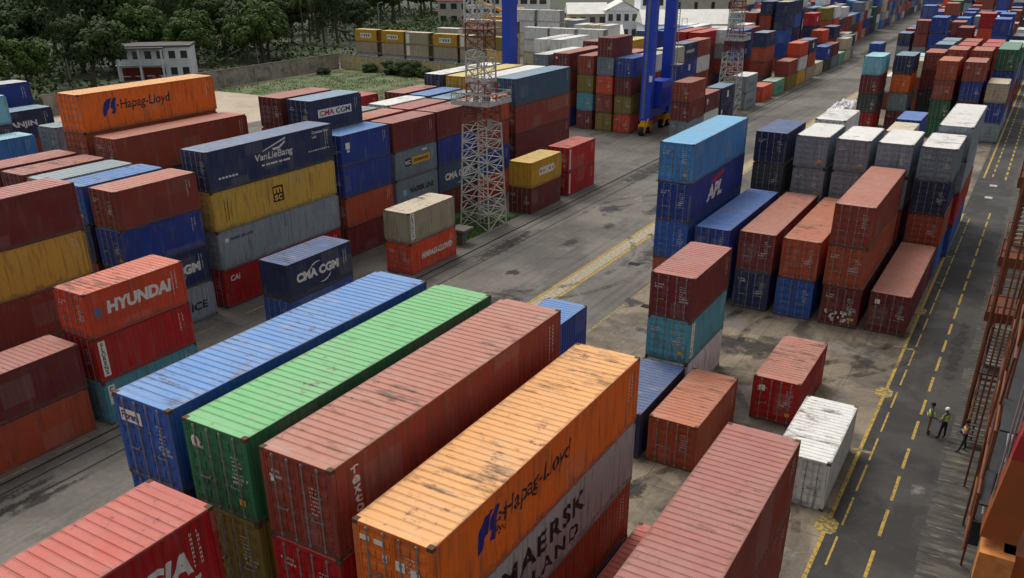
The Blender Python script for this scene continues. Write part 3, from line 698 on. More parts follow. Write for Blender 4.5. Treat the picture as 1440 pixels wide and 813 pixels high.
pos6 = {0: 'lane-side', 1: 'second', 2: 'third', 3: 'fourth', 4: 'fifth', 5: 'sixth'}
for (yy, cols_), rn in zip(far_rows, rown):
    for x in cols_:
        i = min(5, round((-3.5-x)/3.05)); 
        stack(x, yy, cols_[x], 20, 2.5, f'in {pos6[i]} stack from lane, {rn} row, far right block', GB, lod=2)

# ---- far centre block, left of the road
GC = 'containers along the far side of the road'
cen = [
 (-38.9, 110.4, ['brown', 'maroon', 'slate'], 2.46, 'brown stack right of the blue gantry'),
 (-39.3, 118.0, [('maroon', ('logo_a',)), 'white'], 2.46, 'low brown-over-white pair past the gantry'),
 (-39.4, 125.2, [('navy', ('w_sq',), {'roofc': 'slateblue'}), ('navy', ('logo_a',))], 2.46, 'navy pair left of the far lattice mast'),
 (-39.6, 137.9, [('grey', ('dn',), {'roofc': 'white'}), ('grey', ('dn',))], 2.56, 'grey pair right of the far lattice mast'),
 (-39.4, 147.0, [('orangered', ())], 2.5, 'past the grey pair beside the road'),
 (-39.4, 154.6, [('mint', ('dn',))], 2.5, 'past the lone red one beside the road'),
 (-39.4, 162.6, ['brown', 'olive'], 2.5, 'brown-over-olive pair by the far road'),
 (-39.4, 169.6, [('orangered', (), {'roofc': 'orangered'}), 'white', 'yellow'], 2.5, 'orange-red topped stack by the far road'),
 (-39.4, 176.6, [('navy', ('w_sq',)), 'rust', 'tan'], 2.5, 'navy topped stack by the far road'),
 (-39.6, 185.5, ['cream'], 2.5, 'cream'), 
 (-39.6, 192.5, [('royal', ('w_sq',)), 'charcoal'], 2.5, 'royal blue over charcoal by the far road'),
 (-39.6, 199.4, ['maroon', 'slate'], 2.5, 'maroon over slate by the far road'),
 (-39.6, 206.5, ['mint'], 2.5, 'mint'), (-39.7, 213.5, ['cream', 'cream'], 2.5, 'cream pair by the far road'),
 (-42.4, 200.5, [('orangered', ()), 'red', 'mint'], 2.5, 'orange-red tall stack behind the far roadside row'),
 (-43.2, 159.9, [('navy', (), {'roofc': 'slate'}), 'rust', 'brown', 'charcoal'], 2.46, 'navy-topped inner stack of the far centre'),
 (-40.5, 221.0, ['navy', 'grey'], 2.5, 'navy over grey at the far end'),
 (-31.0, 205.0, [('blue', ()), 'white'], 2.5, 'blue over white out on the far road'),
 (-42.5, 228.0, ['tan', 'brown'], 2.5, 'tan over brown at the far end'),
 (-42.5, 212.5, ['navy', 'brown', 'slate'], 2.5, 'navy over brown at the far end'),
]
for x, y, t, h, ph in cen:
    stack(x, y, t, 20, h, ('of stack: ' if len(t) > 1 else 'beside the far road, ')+ph, GC, lod=1 if y < 150 else 2)
GD = 'containers in the blocks behind the blue gantry'
mid = [
 (-47.6, 111.4, ['royal', 'maroon', 'olive', ('orangered', ())], 2.46, 20, 'right column at the gantry foot'),
 (-50.4, 111.4, [('maroon', ()), 'slate', 'orangered', 'brown', 'olive'], 2.46, 20, 'middle column left of the gantry foot'),
 (-53.45, 111.6, ['brown', 'olive', 'teal', 'maroon'], 2.46, 20, 'left column left of the gantry foot'),
 (-57.2, 111.5, [('maroon', ('whitedoor',), {'roofc': 'brown'}), 'brown', 'rust', 'blue'], 2.5, 40, 'long brown one left of the gantry foot'),
 (-60.9, 112.2, [('slate', (), {'roofc': 'white'}), 'brown', 'white', 'grey'], 2.4, 40, 'pale roof behind the long brown one'),
 (-50.4, 118.2, ['brown', 'cream', 'brown', 'navy'], 2.46, 20, 'second row behind the gantry leg'),
 (-47.6, 118.3, [('white', ()), 'brown', 'navy', 'brown'], 2.40, 20, 'white roof between the gantry legs'),
 (-47.6, 125.0, [('cream', ()), 'royal', 'brown', 'blue'], 2.46, 20, 'cream end between the gantry legs'),
 (-48.0, 131.9, [('navy', ('w_text',)), ('royal', ('w_sq',)), 'brown', 'brown'], 2.5, 20, 'navy one with white letters past the gantry'),
 (-48.1, 138.5, [('brown', ()), 'white', 'brown', 'navy'], 2.5, 20, 'brown over white past the gantry'),
 (-51.2, 126.0, ['rust', 'brown', 'grey'], 2.5, 20, 'rust top inside the far block'),
 (-51.2, 133.0, ['navy', 'grey', 'brown'], 2.5, 20, 'navy top inside the far block'),
 (-55.5, 124.5, [('mustard', (), {'roofc': 'yellow'}), 'brown', 'brown', 'navy'], 2.6, 40, 'yellow roof behind the gantry'),
 (-59.6, 125.5, [('maroon', ()), 'brown', 'navy', 'brown'], 2.6, 40, 'maroon long roof behind the gantry'),
 (-52.6, 153.0, [('red', (), {'roofc': 'red'}), 'maroon', 'maroon', 'brown'], 2.5, 40, 'bright red wall past the gantry'),
 (-55.7, 153.2, [('red', (), {'roofc': 'red'}), 'brown', 'navy', 'brown'], 2.5, 40, 'second red roof past the gantry'),
 (-58.8, 153.6, [('royal', (), {'roofc': 'royal'}), 'royal', 'navy', 'brown'], 2.5, 40, 'blue roof past the gantry'),
 (-62.1, 152.0, [('slateblue', (), {'roofc': 'slateblue'}), 'navy', 'brown', 'grey'], 2.5, 40, 'slate blue roof past the gantry'),
 (-47.6, 160.2, [('royal', ()), ('blue', ('w_sq',)), 'red', 'brown'], 2.5, 20, 'blue wall right of the far mast'),
 (-48.2, 167.0, [('maroon', ()), 'blue', 'red', 'brown'], 2.5, 20, 'maroon over blue right of the far mast'),
 (-51.0, 160.5, ['white', 'grey', 'brown', 'navy'], 2.5, 20, 'white roof right of the far mast'),
 (-51.4, 174.5, [('white', ()), 'maroon', 'navy', 'brown'], 2.5, 20, 'second white roof right of the far mast'),
 (-47.8, 190.0, [('navy', (), {'roofc': 'tan'}), 'navy', 'blue', 'royal', 'brown'], 2.7, 20, 'big navy block in the distance'),
 (-47.9, 197.0, ['navy', 'blue', 'navy', 'blue', 'brown'], 2.7, 20, 'second navy block in the distance'),
 (-51.0, 190.2, ['navy', 'brown', 'blue', 'brown', 'navy'], 2.7, 20, 'inner navy block in the distance'),
 (-54.2, 190.5, ['brown', 'maroon', 'navy', 'brown'], 2.8, 20, 'brown block in the distance'),
 (-57.4, 190.5, [('teal', (), {'roofc': 'tan'}), 'navy', 'brown', 'brown'], 2.8, 20, 'teal-ended block in the distance'),
 (-46.2, 208.0, [('red', ('w_sq',)), ('navy', ('w_sq',)), 'brown', 'brown'], 2.6, 20, 'red over navy in the distance'),
 (-46.4, 222.0, ['olive', 'rust', 'mint', 'brown'], 2.7, 20, 'olive top in the distance'),
 (-46.2, 229.0, [('white', ()), 'orangered', 'mint', 'brown'], 2.7, 20, 'white over orange-red in the distance'),
]
for x, y, t, h, s, ph in mid:
    stack(x, y, t, s, h, 'of stack: '+ph, GD, lod=1 if y < 140 else 2)
# ------------------------------------------------------------------ ground and paving
def sheet(name, x0, x1, y0, y1, z, mat, t=None, kind='structure', cuts=None):
    b = MB(); b.poly([(x0, y0, z), (x1, y0, z), (x1, y1, z), (x0, y1, z)])
    o = b.build(name, mat); tag(o, kind=kind); return o
g_conc = ground_mat('stained_concrete', (.165, .138, .104), (.36, .295, .205), (.045, .037, .029), slab=(6.1, 4.6), spot_amt=.85, dark_amt=.8, sc1=.11, thr=.50)
g_road = ground_mat('worn_road', (.150, .140, .126), (.24, .22, .19), (.042, .038, .035), spot_amt=.7, dark_amt=.7, sc1=.10, thr=.56)
g_lane = ground_mat('dark_asphalt', (.038, .037, .037), (.075, .071, .065), (.018, .018, .018), spot_amt=.8, dark_amt=.5, sc1=.25, thr=.55)
g_yard = ground_mat('yard_paving', (.15, .14, .125), (.21, .19, .165), (.028, .026, .024), slab=(8, 6), spot_amt=.6, dark_amt=.7, sc1=.15, thr=.54)
g_sand = ground_mat('sandy_lot', (.46, .38, .28), (.56, .47, .36), (.24, .19, .13), spot_amt=.8, dark_amt=.5, sc1=.08, streak=False, thr=.58)
g_dirt = ground_mat('scrub_soil', (.035, .055, .02), (.055, .06, .03), (.02, .028, .012), streak=False, sc1=.05)
g_quay = ground_mat('ribbed_quay_concrete', (.085, .078, .066), (.14, .125, .10), (.028, .025, .022), spot_amt=.8, dark_amt=.6, sc1=.3, thr=.52, rib=1)
g_strip = ground_mat('kerb_concrete', (.15, .14, .12), (.20, .18, .15), (.05, .045, .04), slab=(1.9, 2.4), spot_amt=.6, dark_amt=.5, sc1=.3)
g_grass = ground_mat('short_grass', (.06, .12, .025), (.17, .17, .075), (.10, .085, .05), streak=False, sc1=.2, thr=.6, spot_amt=.9)
sheet('ground', -900, 30, -200, 1800, -.03, g_dirt)
sheet('sandy_lot', -135, -66, 40, 150, -.016, g_sand)
sheet('yard_paving', -100, -39.9, -60, 115, 0 - .008, g_yard)
sheet('far_yard_paving', -140, -39.9, 149, 560, -.008, g_yard)
sheet('back_yard_paving', -90, -39.9, 115, 149, -.008, g_yard)
sheet('road', -38.0, -22.1, -60, 700, 0, g_road)
sheet('container_yard', -22.1, -3.85, -60, 700, 0, g_conc)
sheet('quay_lane', -3.85, -.10, -60, 700, 0, g_lane)
b = MB(); rq = random.Random(8); y = -60; xe = -.28
while y < 300:
    dy = rq.uniform(.5, 2.2); b.poly([(xe, y, .004), (16, y, .004), (16, y+dy, .004), (xe, y+dy, .004)]); xe = -.28+rq.uniform(-.12, .12); y += dy
b.poly([(-.28, y, .004), (16, y, .004), (16, 700, .004), (-.28, 700, .004)])
tag(b.build('quay_apron', g_quay), kind='structure')
sheet('quay_slab_base', -.10, 16, -60, 700, 0, g_quay)
b = MB(); b.box(-39.9, -38.0, -60, 230, -.1, .06); tag(b.build('kerb_strip', g_strip), kind='structure')
b = MB(); b.box(16, 17.2, -60, 700, -4, .25); tag(b.build('quay_edge', g_strip), kind='structure')
wm = NB('harbour_water'); wm.b.inputs['Base Color'].default_value = (.02, .045, .05, 1); wm.b.inputs['Roughness'].default_value = .12
wm.bump(wm.noise(wm.node('ShaderNodeNewGeometry').outputs['Position'], .8, 4), .4, .1)
sheet('water', 17.2, 900, -200, 1800, -3, wm.m)

# grass with blades
def grass_patch(name, x0, x1, y0, y1, n, h, sd):
    r = random.Random(sd); b = MB()
    for i in range(n):
        x = r.uniform(x0, x1); y = r.uniform(y0, y1)
        if noise.noise(Vector((x*.25, y*.25, sd))) < -.12: continue
        hh = h*r.uniform(.5, 1.4); a = r.uniform(0, 6.28); w_ = h*.22
        dx, dy = math.cos(a)*w_, math.sin(a)*w_; lx, ly = r.uniform(-.4, .4)*hh, r.uniform(-.4, .4)*hh
        b.poly([(x-dx, y-dy, .0), (x+dx, y+dy, .0), (x+lx, y+ly, hh)])
    return b.build(name, M['blade'])
def leaf_mat(name, a, b_, rough=.6):
    m = NB(name); g = m.node('ShaderNodeNewGeometry'); oi = m.node('ShaderNodeObjectInfo')
    n = m.noise(g.outputs['Position'], .55, 3); n2 = m.node('ShaderNodeTexWhiteNoise', {'Vector': m.scale(g.outputs['Position'], (2.5, 2.5, 2.5))}, noise_dimensions='3D').outputs['Value']
    c = m.mix(m.math('ADD', m.math('MULTIPLY', n, .6), m.math('MULTIPLY', n2, .4)), a, b_)
    c = m.mix(m.math('MULTIPLY', oi.outputs['Random'], .45), c, (.055, .06, .02))
    m.color(c); m.rough(rough); m.b.inputs['Specular IOR Level'].default_value = .3
    return m.m
M['blade'] = leaf_mat('grass_blade', (.07, .16, .03), (.13, .20, .05))
M['leaf'] = leaf_mat('leaf', (.028, .070, .014), (.095, .155, .032), .8)
M['leaf2'] = leaf_mat('dark_leaf', (.020, .048, .014), (.055, .095, .026), .8)
M['bark'] = simple('bark', (.10, .08, .06), .9, linear=True)
sheet('mast_verge', -46.2, -39.9, 54.8, 69.0, .0, g_grass)
tag(grass_patch('grass', -46.2, -39.9, 54.8, 69.0, 9000, .16, 3), kind='stuff')
sheet('wall_verge', -131, -92, 112, 149, -.01, g_grass)
tag(grass_patch('grass', -131, -92, 112, 149, 9000, .26, 5), kind='stuff')

# ------------------------------------------------------------------ painted markings
def worn_paint(name, rgb, thr=.60):
    m = NB(name); g = m.node('ShaderNodeNewGeometry').outputs['Position']
    n = m.noise(g, 5, 7, .72)
    c = m.mix(m.ramp(n, .46, thr, 0, .8), rgb, (.085, .075, .06)); m.color(c); m.rough(.75); return m.m
M['ypaint'] = worn_paint('worn_yellow_paint', (.52, .34, .045)); M['ypaint2'] = worn_paint('faded_yellow_paint', (.34, .27, .11), .54)
M['ypaint3'] = worn_paint('rubbed_yellow_paint', (.50, .36, .08), .52); M['wpaint'] = worn_paint('worn_white_paint', (.55, .54, .50)); M['groove'] = simple('track_groove', (.022, .02, .02), .9, linear=True)
def line(name, x0, y0, x1, y1, wd, mat, z=.004):
    d = Vector((x1-x0, y1-y0, 0)).normalized(); n = Vector((d.y, -d.x, 0))*wd/2; b = MB()
    seg = max(1, int((y1-y0)/1.2)); r = random.Random(int(x0*100)+int(y0))
    b.poly([(x0-n.x, y0-n.y, z), (x1-n.x, y1-n.y, z), (x1+n.x, y1+n.y, z), (x0+n.x, y0+n.y, z)])
    o = b.build(name, mat); tag(o, kind='structure'); return o
def dashes_line(name, x0, y0, x1, y1, period, dash, wd, mat, z=.004):
    b = MB(); Lt = math.hypot(x1-x0, y1-y0); d = Vector(((x1-x0)/Lt, (y1-y0)/Lt, 0)); n = Vector((d.y, -d.x, 0))*wd/2; t = 0; r = random.Random(int(y0*7))
    while t < Lt:
        a = Vector((x0, y0, z))+d*(t+r.uniform(-.1, .1)); c = a+d*dash*r.uniform(.85, 1.1)
        b.poly([a-n, c-n, c+n, a+n]); t += period
    o = b.build(name, mat); tag(o, kind='structure'); return o
line('solid_lane_line', -4.02, -10, -3.80, 90.2, .17, M['ypaint'], .006)
line('lane_end_bar', -4.05, 90.0, -4.05, 90.2, .9, M['ypaint'], .010)
dashes_line('dashed_lane_line', -3.42, 18, -3.14, 88.5, 3.1, 2.5, .09, M['ypaint'], .006)
dashes_line('dashed_lane_line', -1.90, 18, -1.62, 89.5, 3.1, 2.25, .14, M['ypaint'], .006)
line('solid_lane_line', -3.3, 107, -2.9, 330, .20, M['ypaint'], .006)
dashes_line('dashed_lane_line', -2.5, 108, -2.1, 330, 2.75, 1.7, .16, M['ypaint'], .006)
dashes_line('dashed_lane_line', -1.2, 107, -.8, 330, 2.75, 1.7, .20, M['ypaint'], .006)
for y in (33.2, 47.6, 61.7, 18.6):
    b = MB(); n = 18
    for i in range(1): b.poly([(-3.95+ .46*a, y+.62*c_, .012) for a, c_ in [(-1, -.6), (-.5, -1), (.6, -1), (1, -.5), (1, .6), (.4, 1), (-.6, 1), (-1, .5)]])
    tag(b.build('lane_target_mark', M['ypaint3']), kind='structure')
for y in (40.4, 54.6, 68.5, 75.6):
    b = MB(); b.poly([(-4.5, y-.13, .012), (-3.35, y-.13, .012), (-3.35, y+.13, .012), (-4.5, y+.13, .012)])
    tag(b.build('lane_tick_mark', M['ypaint2']), kind='structure')
line('road_edge_line', -28.1, -10, -28.2, 330, .22, M['ypaint'])
line('road_edge_line', -26.85, -10, -26.75, 330, .26, M['ypaint'])
line('road_edge_band', -27.5, -10, -27.5, 330, .95, M['wpaint'] if False else worn_paint('pale_worn_band', (.46, .40, .27), .62), .003)
line('yard_edge_line', -22.25, 38, -22.0, 72, .22, M['ypaint2'], .006)
dashes_line('yard_dashed_line', -38.45, 6, -38.1, 48, 3.45, 2.0, .09, M['ypaint'], .066)
dashes_line('yard_dashed_line', -44.2, 20, -44.05, 48, 6.0, 3.0, .12, M['ypaint'], .006)
for x, y in ((-2.2, 98), (-2.14, 103.7)):
    b = MB(); b.poly([(x-.35, y-.5, .01), (x+.35, y-.5, .01), (x+.35, y+.4, .01), (x-.35, y+.4, .01)]); tag(b.build('white_lane_mark', M['wpaint']), kind='structure')
line('track_groove', -37.25, -10, -37.25, 330, .11, M['groove'], .004)
line('track_groove', -35.85, -10, -35.85, 330, .12, M['groove'], .004)
line('track_groove', -38.02, -10, -38.02, 230, .05, M['groove'], .066)
def blotch(name, x, y, rx, ry, mat, sd, z=.008, n=40, rot=0):
    b = MB(); b.poly([(-1.5, -1.5, 0), (1.5, -1.5, 0), (1.5, 1.5, 0), (-1.5, 1.5, 0)])
    o = b.build(name, mat, loc=(x, y, z), rot=(0, 0, rot)); o.scale = (rx, ry, 1); tag(o, kind='structure')
def blotch_mat(name, rgb, rough, amt):
    m = NB(name); tc = m.node('ShaderNodeTexCoord').outputs['Object']; g = m.node('ShaderNodeNewGeometry').outputs['Position']
    ln = m.node('ShaderNodeVectorMath', {0: tc}, operation='LENGTH').outputs['Value']
    n = m.noise(g, 1.1, 6, .65); n2 = m.noise(g, 4.5, 4, .7)
    f = m.math('ADD', m.math('SUBTRACT', 1.05, ln), m.math('ADD', m.math('MULTIPLY', m.math('SUBTRACT', n, .5), 3.2), m.math('MULTIPLY', m.math('SUBTRACT', n2, .5), 1.0)))
    al = m.math('MULTIPLY', m.ramp(f, .05, .75), m.ramp(ln, 1.2, 1.48, 1, 0))
    m.b.inputs['Base Color'].default_value = (*rgb, 1); m.b.inputs['Roughness'].default_value = rough
    m.l.new(m.math('MULTIPLY', al, amt), m.b.inputs['Alpha']); return m.m
M['patch'] = simple('concrete_patch', (.16, .15, .135), .8, linear=True, scale=3, var=.5)
M['oil'] = blotch_mat('oil_stain', (.016, .015, .015), .4, .9); M['lpatch'] = blotch_mat('pale_repair', (.30, .28, .25), .8, .6); M['wear'] = blotch_mat('tyre_wear', (.030, .027, .025), .7, .75)
from itertools import count
for i, (x, y, rx, ry, mt) in enumerate([(-33.6, 75, 1.1, 1.5, 'oil'), (-31.6, 62, .9, .9, 'lpatch'), (-32.0, 63.4, .5, 1.5, 'wear'), (-32.4, 54.5, .6, 1.0, 'oil'), (-29.6, 77.5, .8, 3.2, 'wear'),
        (-28.5, 80.5, 1.0, 1.6, 'lpatch'), (-31.2, 69.5, .6, 1.0, 'wear'), (-32.7, 79.5, .7, 1.6, 'lpatch'), (-21.8, 53.3, .65, 1.0, 'oil'), (-35.5, 100, 1.6, 3.0, 'wear'), (-31.5, 95, 1.5, 2.0, 'wear'),
        (-36.9, 13.5, .35, 3.8, 'wear'), (-35.9, 14.6, .4, 3.6, 'oil'), (-36.4, 10.0, .9, 2.6, 'wear'), (-35.3, 17.2, .3, 1.9, 'oil'), (-36.6, 17.5, .25, 1.6, 'wear'), (-34.9, 10.5, .5, 1.6, 'wear'), (-36.0, 7.0, 1.2, 2.0, 'oil'),
        (-14.0, 47.5, .3, .4, 'oil'), (-8.2, 31.3, .5, .8, 'wear'), (-9.3, 45.5, 1.6, .6, 'wear'), (-5.6, 51, .8, 1.4, 'wear'), (-12.2, 31.5, .6, 1.0, 'wear'), (-1.0, 38, .35, .6, 'lpatch'), (-30.6, 120, 1.3, 3, 'wear'), (-34, 150, 1.0, 5, 'lpatch'), (-12, 50, 4, 1.5, 'wear'), (-9, 38.5, 3.2, 1.1, 'wear'), (-6, 44.5, 1.2, 3.5, 'lpatch'), (-14.5, 53, 3, 1.2, 'lpatch'), (-8, 52.5, 3.5, 1.3, 'lpatch'), (-18.5, 48, 2.2, 2.5, 'lpatch'), (-11.5, 44, 2.6, 1.6, 'lpatch'), (-6.2, 30.2, 2.2, 1.2, 'lpatch'), (-36.4, 60, .9, 5, 'wear'), (-36.4, 92, 1.2, 8, 'wear'), (-24.5, 66, 1.2, 6, 'wear'), (-30, 46, 2, 6, 'wear'), (-1.0, 56, .4, 6, 'wear')]):
    blotch('oil_stain' if mt == 'oil' else ('worn_patch' if mt == 'wear' else 'concrete_patch'), x, y, rx, ry, M[mt], i+1, z=.009+.0005*i)

tm = NB('tyre_track'); tg = tm.node('ShaderNodeNewGeometry').outputs['Position']; tm.b.inputs['Base Color'].default_value = (.026, .024, .022, 1)
tm.l.new(tm.math('MULTIPLY', tm.ramp(tm.noise(tg, .7, 6, .65), .42, .62), .5), tm.b.inputs['Alpha'])
def tyre_arc(cx, cy, r0, a0, a1, wd, z):
    for k in (0, 2.0):
        b = MB(); n = 28
        for i in range(n):
            t0, t1 = R(a0+(a1-a0)*i/n), R(a0+(a1-a0)*(i+1)/n); ri, ro = r0+k, r0+k+wd
            b.poly([(cx+ri*math.cos(t0), cy+ri*math.sin(t0), z), (cx+ro*math.cos(t0), cy+ro*math.sin(t0), z), (cx+ro*math.cos(t1), cy+ro*math.sin(t1), z), (cx+ri*math.cos(t1), cy+ri*math.sin(t1), z)])
        tag(b.build('tyre_track', tm.m), kind='structure')
for i, a in enumerate([(-22, 36, 13, 5, 80, .45), (-19, 60, 15, -80, -10, .5), (-4, 52, 9, 100, 190, .45), (-16, 30, 9, 10, 95, .4), (-38, 60, 12, -60, 40, .5), (-20, 105, 14, 150, 230, .5), (-30, 90, 16, -40, 30, .5), (-6, 30, 4.5, 60, 175, .4), (-24, 74, 9, 60, 190, .45)]): tyre_arc(*a, .030+.0007*i)
# drain covers and small litter marks
for i, (x, y) in enumerate([(-25, 47.5), (-25, 61), (-25, 80), (-33.6, 88), (-14.2, 45), (-20.5, 53)]):
    if i in (0, 2, 4): continue
    b = MB(); b.box(x-.45, x+.45, y-.3, y+.3, -.02, .035)
    for k in range(6): b.box(x-.38+k*.14, x-.34+k*.14, y-.25, y+.25, .0352, .05)
    o = b.build('drain_cover', M['groove']); tag(o, ['on the wide road nearest the front block', 'on the road beside the double line', 'on the road near the blue corner stack', 'in the road beyond the red pair', 'on the concrete beside the stack of three', 'at the yard edge by the blue pair'][i] and 'dark slotted drain cover '+['on the wide road nearest the front block', 'on the road beside the double line', 'on the road near the blue corner stack', 'in the road beyond the red pair', 'on the concrete beside the stack of three', 'at the yard edge by the blue pair'][i], 'drain cover', 'drain covers in the paving')

# ------------------------------------------------------------------ lattice masts
M['mwhite'] = simple('mast_white_paint', (196, 198, 192), .6, 0, .6, 3, (.17, .12, .09)); M['mred'] = simple('mast_red_paint', (142, 76, 64), .65, 0, .65, 3, (.08, .04, .03))
M['galv'] = simple('galvanised_steel', (150, 155, 158), .5, .3, .3, 3)
def lattice(root, name, cx, cy, w0, w1, z0, z1, bays, mat, r=.06, th=.0):
    """four separate legs plus one braced web"""
    P = []
    for i in range(bays+1):
        t = i/bays; ww = (w0+(w1-w0)*t)/2; z = z0+(z1-z0)*t
        P.append([Vector((cx+a*ww, cy+c*ww, z)) for a, c in ((-1, -1), (1, -1), (1, 1), (-1, 1))])
    for k in range(4):
        b = MB(); b.bar(P[0][k], P[-1][k], r*1.25, 6); b.build('leg', mat, root)
    b = MB()
    for i in range(bays):
        for k in range(4):
            j = (k+1) % 4
            b.bar(P[i][k], P[i+1][j], r*.62, 5); b.bar(P[i][j], P[i+1][k], r*.62, 5); b.bar(P[i+1][k], P[i+1][j], r*.62, 5)
            m0 = (P[i][k]+P[i][j])/2; c0 = (P[i][k]+P[i+1][k])/2; c1 = (P[i][j]+P[i+1][j])/2
            b.bar(c0, c1, r*.45, 4)
        if i % 2 == 0: b.bar(P[i+1][0], P[i+1][2], r*.5, 4); b.bar(P[i+1][1], P[i+1][3], r*.5, 4)
    b.build('bracing', mat, root)
def mast(x, y, w0, label, top=30.0, s=1.0, rz=0):
    root = empty('lattice_mast', (x, y, 0), rz); tag(root, label, 'mast', 'lattice masts beside the road')
    lattice(root, 'base', 0, 0, w0, w0*.80, 0, 9.2*s, 6, M['mwhite'], .062)
    lattice(root, 'red', 0, 0, w0*.80, w0*.76, 9.2*s, 10.9*s, 2, M['mred'], .07)
    b = MB(); hw = w0*.62; z = 10.9*s
    b.box(-hw, hw, -hw, hw, z, z+.09); b.build('platform', M['mwhite'], root)
    b = MB()
    for zz in (z+.5, z+1.0):
        for a in (-1, 1): b.bar((a*hw, -hw, zz), (a*hw, hw, zz), .035, 4); b.bar((-hw, a*hw, zz), (hw, a*hw, zz), .035, 4)
    for i in range(6):
        t = -hw+2*hw*i/5
        for a in (-1, 1): b.bar((a*hw, t, z), (a*hw, t, z+1.0), .035, 4); b.bar((t, a*hw, z), (t, a*hw, z+1.0), .035, 4)
    b.box(-hw-.01, hw+.01, -hw-.02, -hw, z+.06, z+.40); b.box(hw, hw+.02, -hw, hw, z+.06, z+.40); b.box(-hw-.01, hw+.01, -hw-.02, -hw, z+.88, z+1.04); b.box(hw, hw+.02, -hw, hw, z+.88, z+1.04); b.build('railing', M['mwhite'], root)
    for i, (sx, sy) in enumerate(((.5, -.3), (.1, .5), (-.5, -.2), (.45, .35))):
        b = MB(); b.box(sx-.16, sx+.16, sy-.14, sy+.14, z+.1, z+.85); b.build('equipment_box', M['mred'] if i % 2 else M['galv'], root)
    w1 = w0*.62; zc = z+.09; seg = [(M['mred'], 1.6), (M['mwhite'], 2.6), (M['mred'], 2.2), (M['mwhite'], 2.6), (M['mred'], 3.5), (M['mwhite'], 4), (M['mred'], 4)]
    for mt, h in seg:
        if zc+h > top: break
        lattice(root, 's', 0, 0, w1, w1*.985, zc, zc+h, max(1, int(h/1.1)), mt, .06); w1 *= .985; zc += h
    b = MB(); b.bar((.15, -.15, .2), (.15, -.15, zc), .035, 5); b.bar((-.25, -.15, .2), (-.25, -.15, zc), .035, 5)
    for i in range(int(zc/.35)): b.bar((.15, -.15, .3+i*.35), (-.25, -.15, .3+i*.35), .02, 4)
    b.build('ladder', M['mwhite'], root)
    b = MB(); b.bar((w0*.36, -w0*.30, 9.5*s), (w0*.62, -w0*.55, 9.6*s), .05, 5); b.bar((w0*.62, -w0*.58, 9.25*s), (w0*.62, -w0*.55, 9.9*s), .20, 8, .24); b.build('floodlight', M['galv'], root)
    for k in (0, 1):
        b = MB(); zz = z+6+k*.3; b.box(-w0*.42, w0*.42, -w0*.42, w0*.42, zz, zz+.06) if k == 0 else [b.bar((a*w0*.42, -w0*.42, zz+.6), (a*w0*.42, w0*.42, zz+.6), .03, 4) for a in (-1, 1)]
        b.build('upper_platform' if k == 0 else 'railing', M['mred'], root)
    return root
mast(-41.2, 64.0, 3.0, 'white lattice mast with red bands and railed platform, in grass by the road')
mast(-41.2, 134.6, 3.0, 'smaller looking red and white lattice mast farther up the road', top=24, s=.98)

# concrete hopper-shaped pedestal in the grass
r_ = empty('concrete_pedestal', (-39.9, 58.4, 0)); tag(r_, 'weathered concrete pedestal with a wide flared top at the foot of the mast', 'pedestal')
b = MB(); b.box(-.28, .28, -.28, .28, 0, .9); b.build('stem', M['patch'], r_)
b = MB(); lo = [(-.3,-.3,.9),(.3,-.3,.9),(.3,.3,.9),(-.3,.3,.9)]; hi = [(-.72,-.72,1.25),(.72,-.72,1.25),(.72,.72,1.25),(-.72,.72,1.25)]
for i in range(4): j = (i+1) % 4; b.poly([lo[i], lo[j], hi[j], hi[i]])
b.poly(lo[::-1]); b.box(-.78, .78, -.78, .78, 1.25, 1.45); b.build('flared_top', M['patch'], r_)

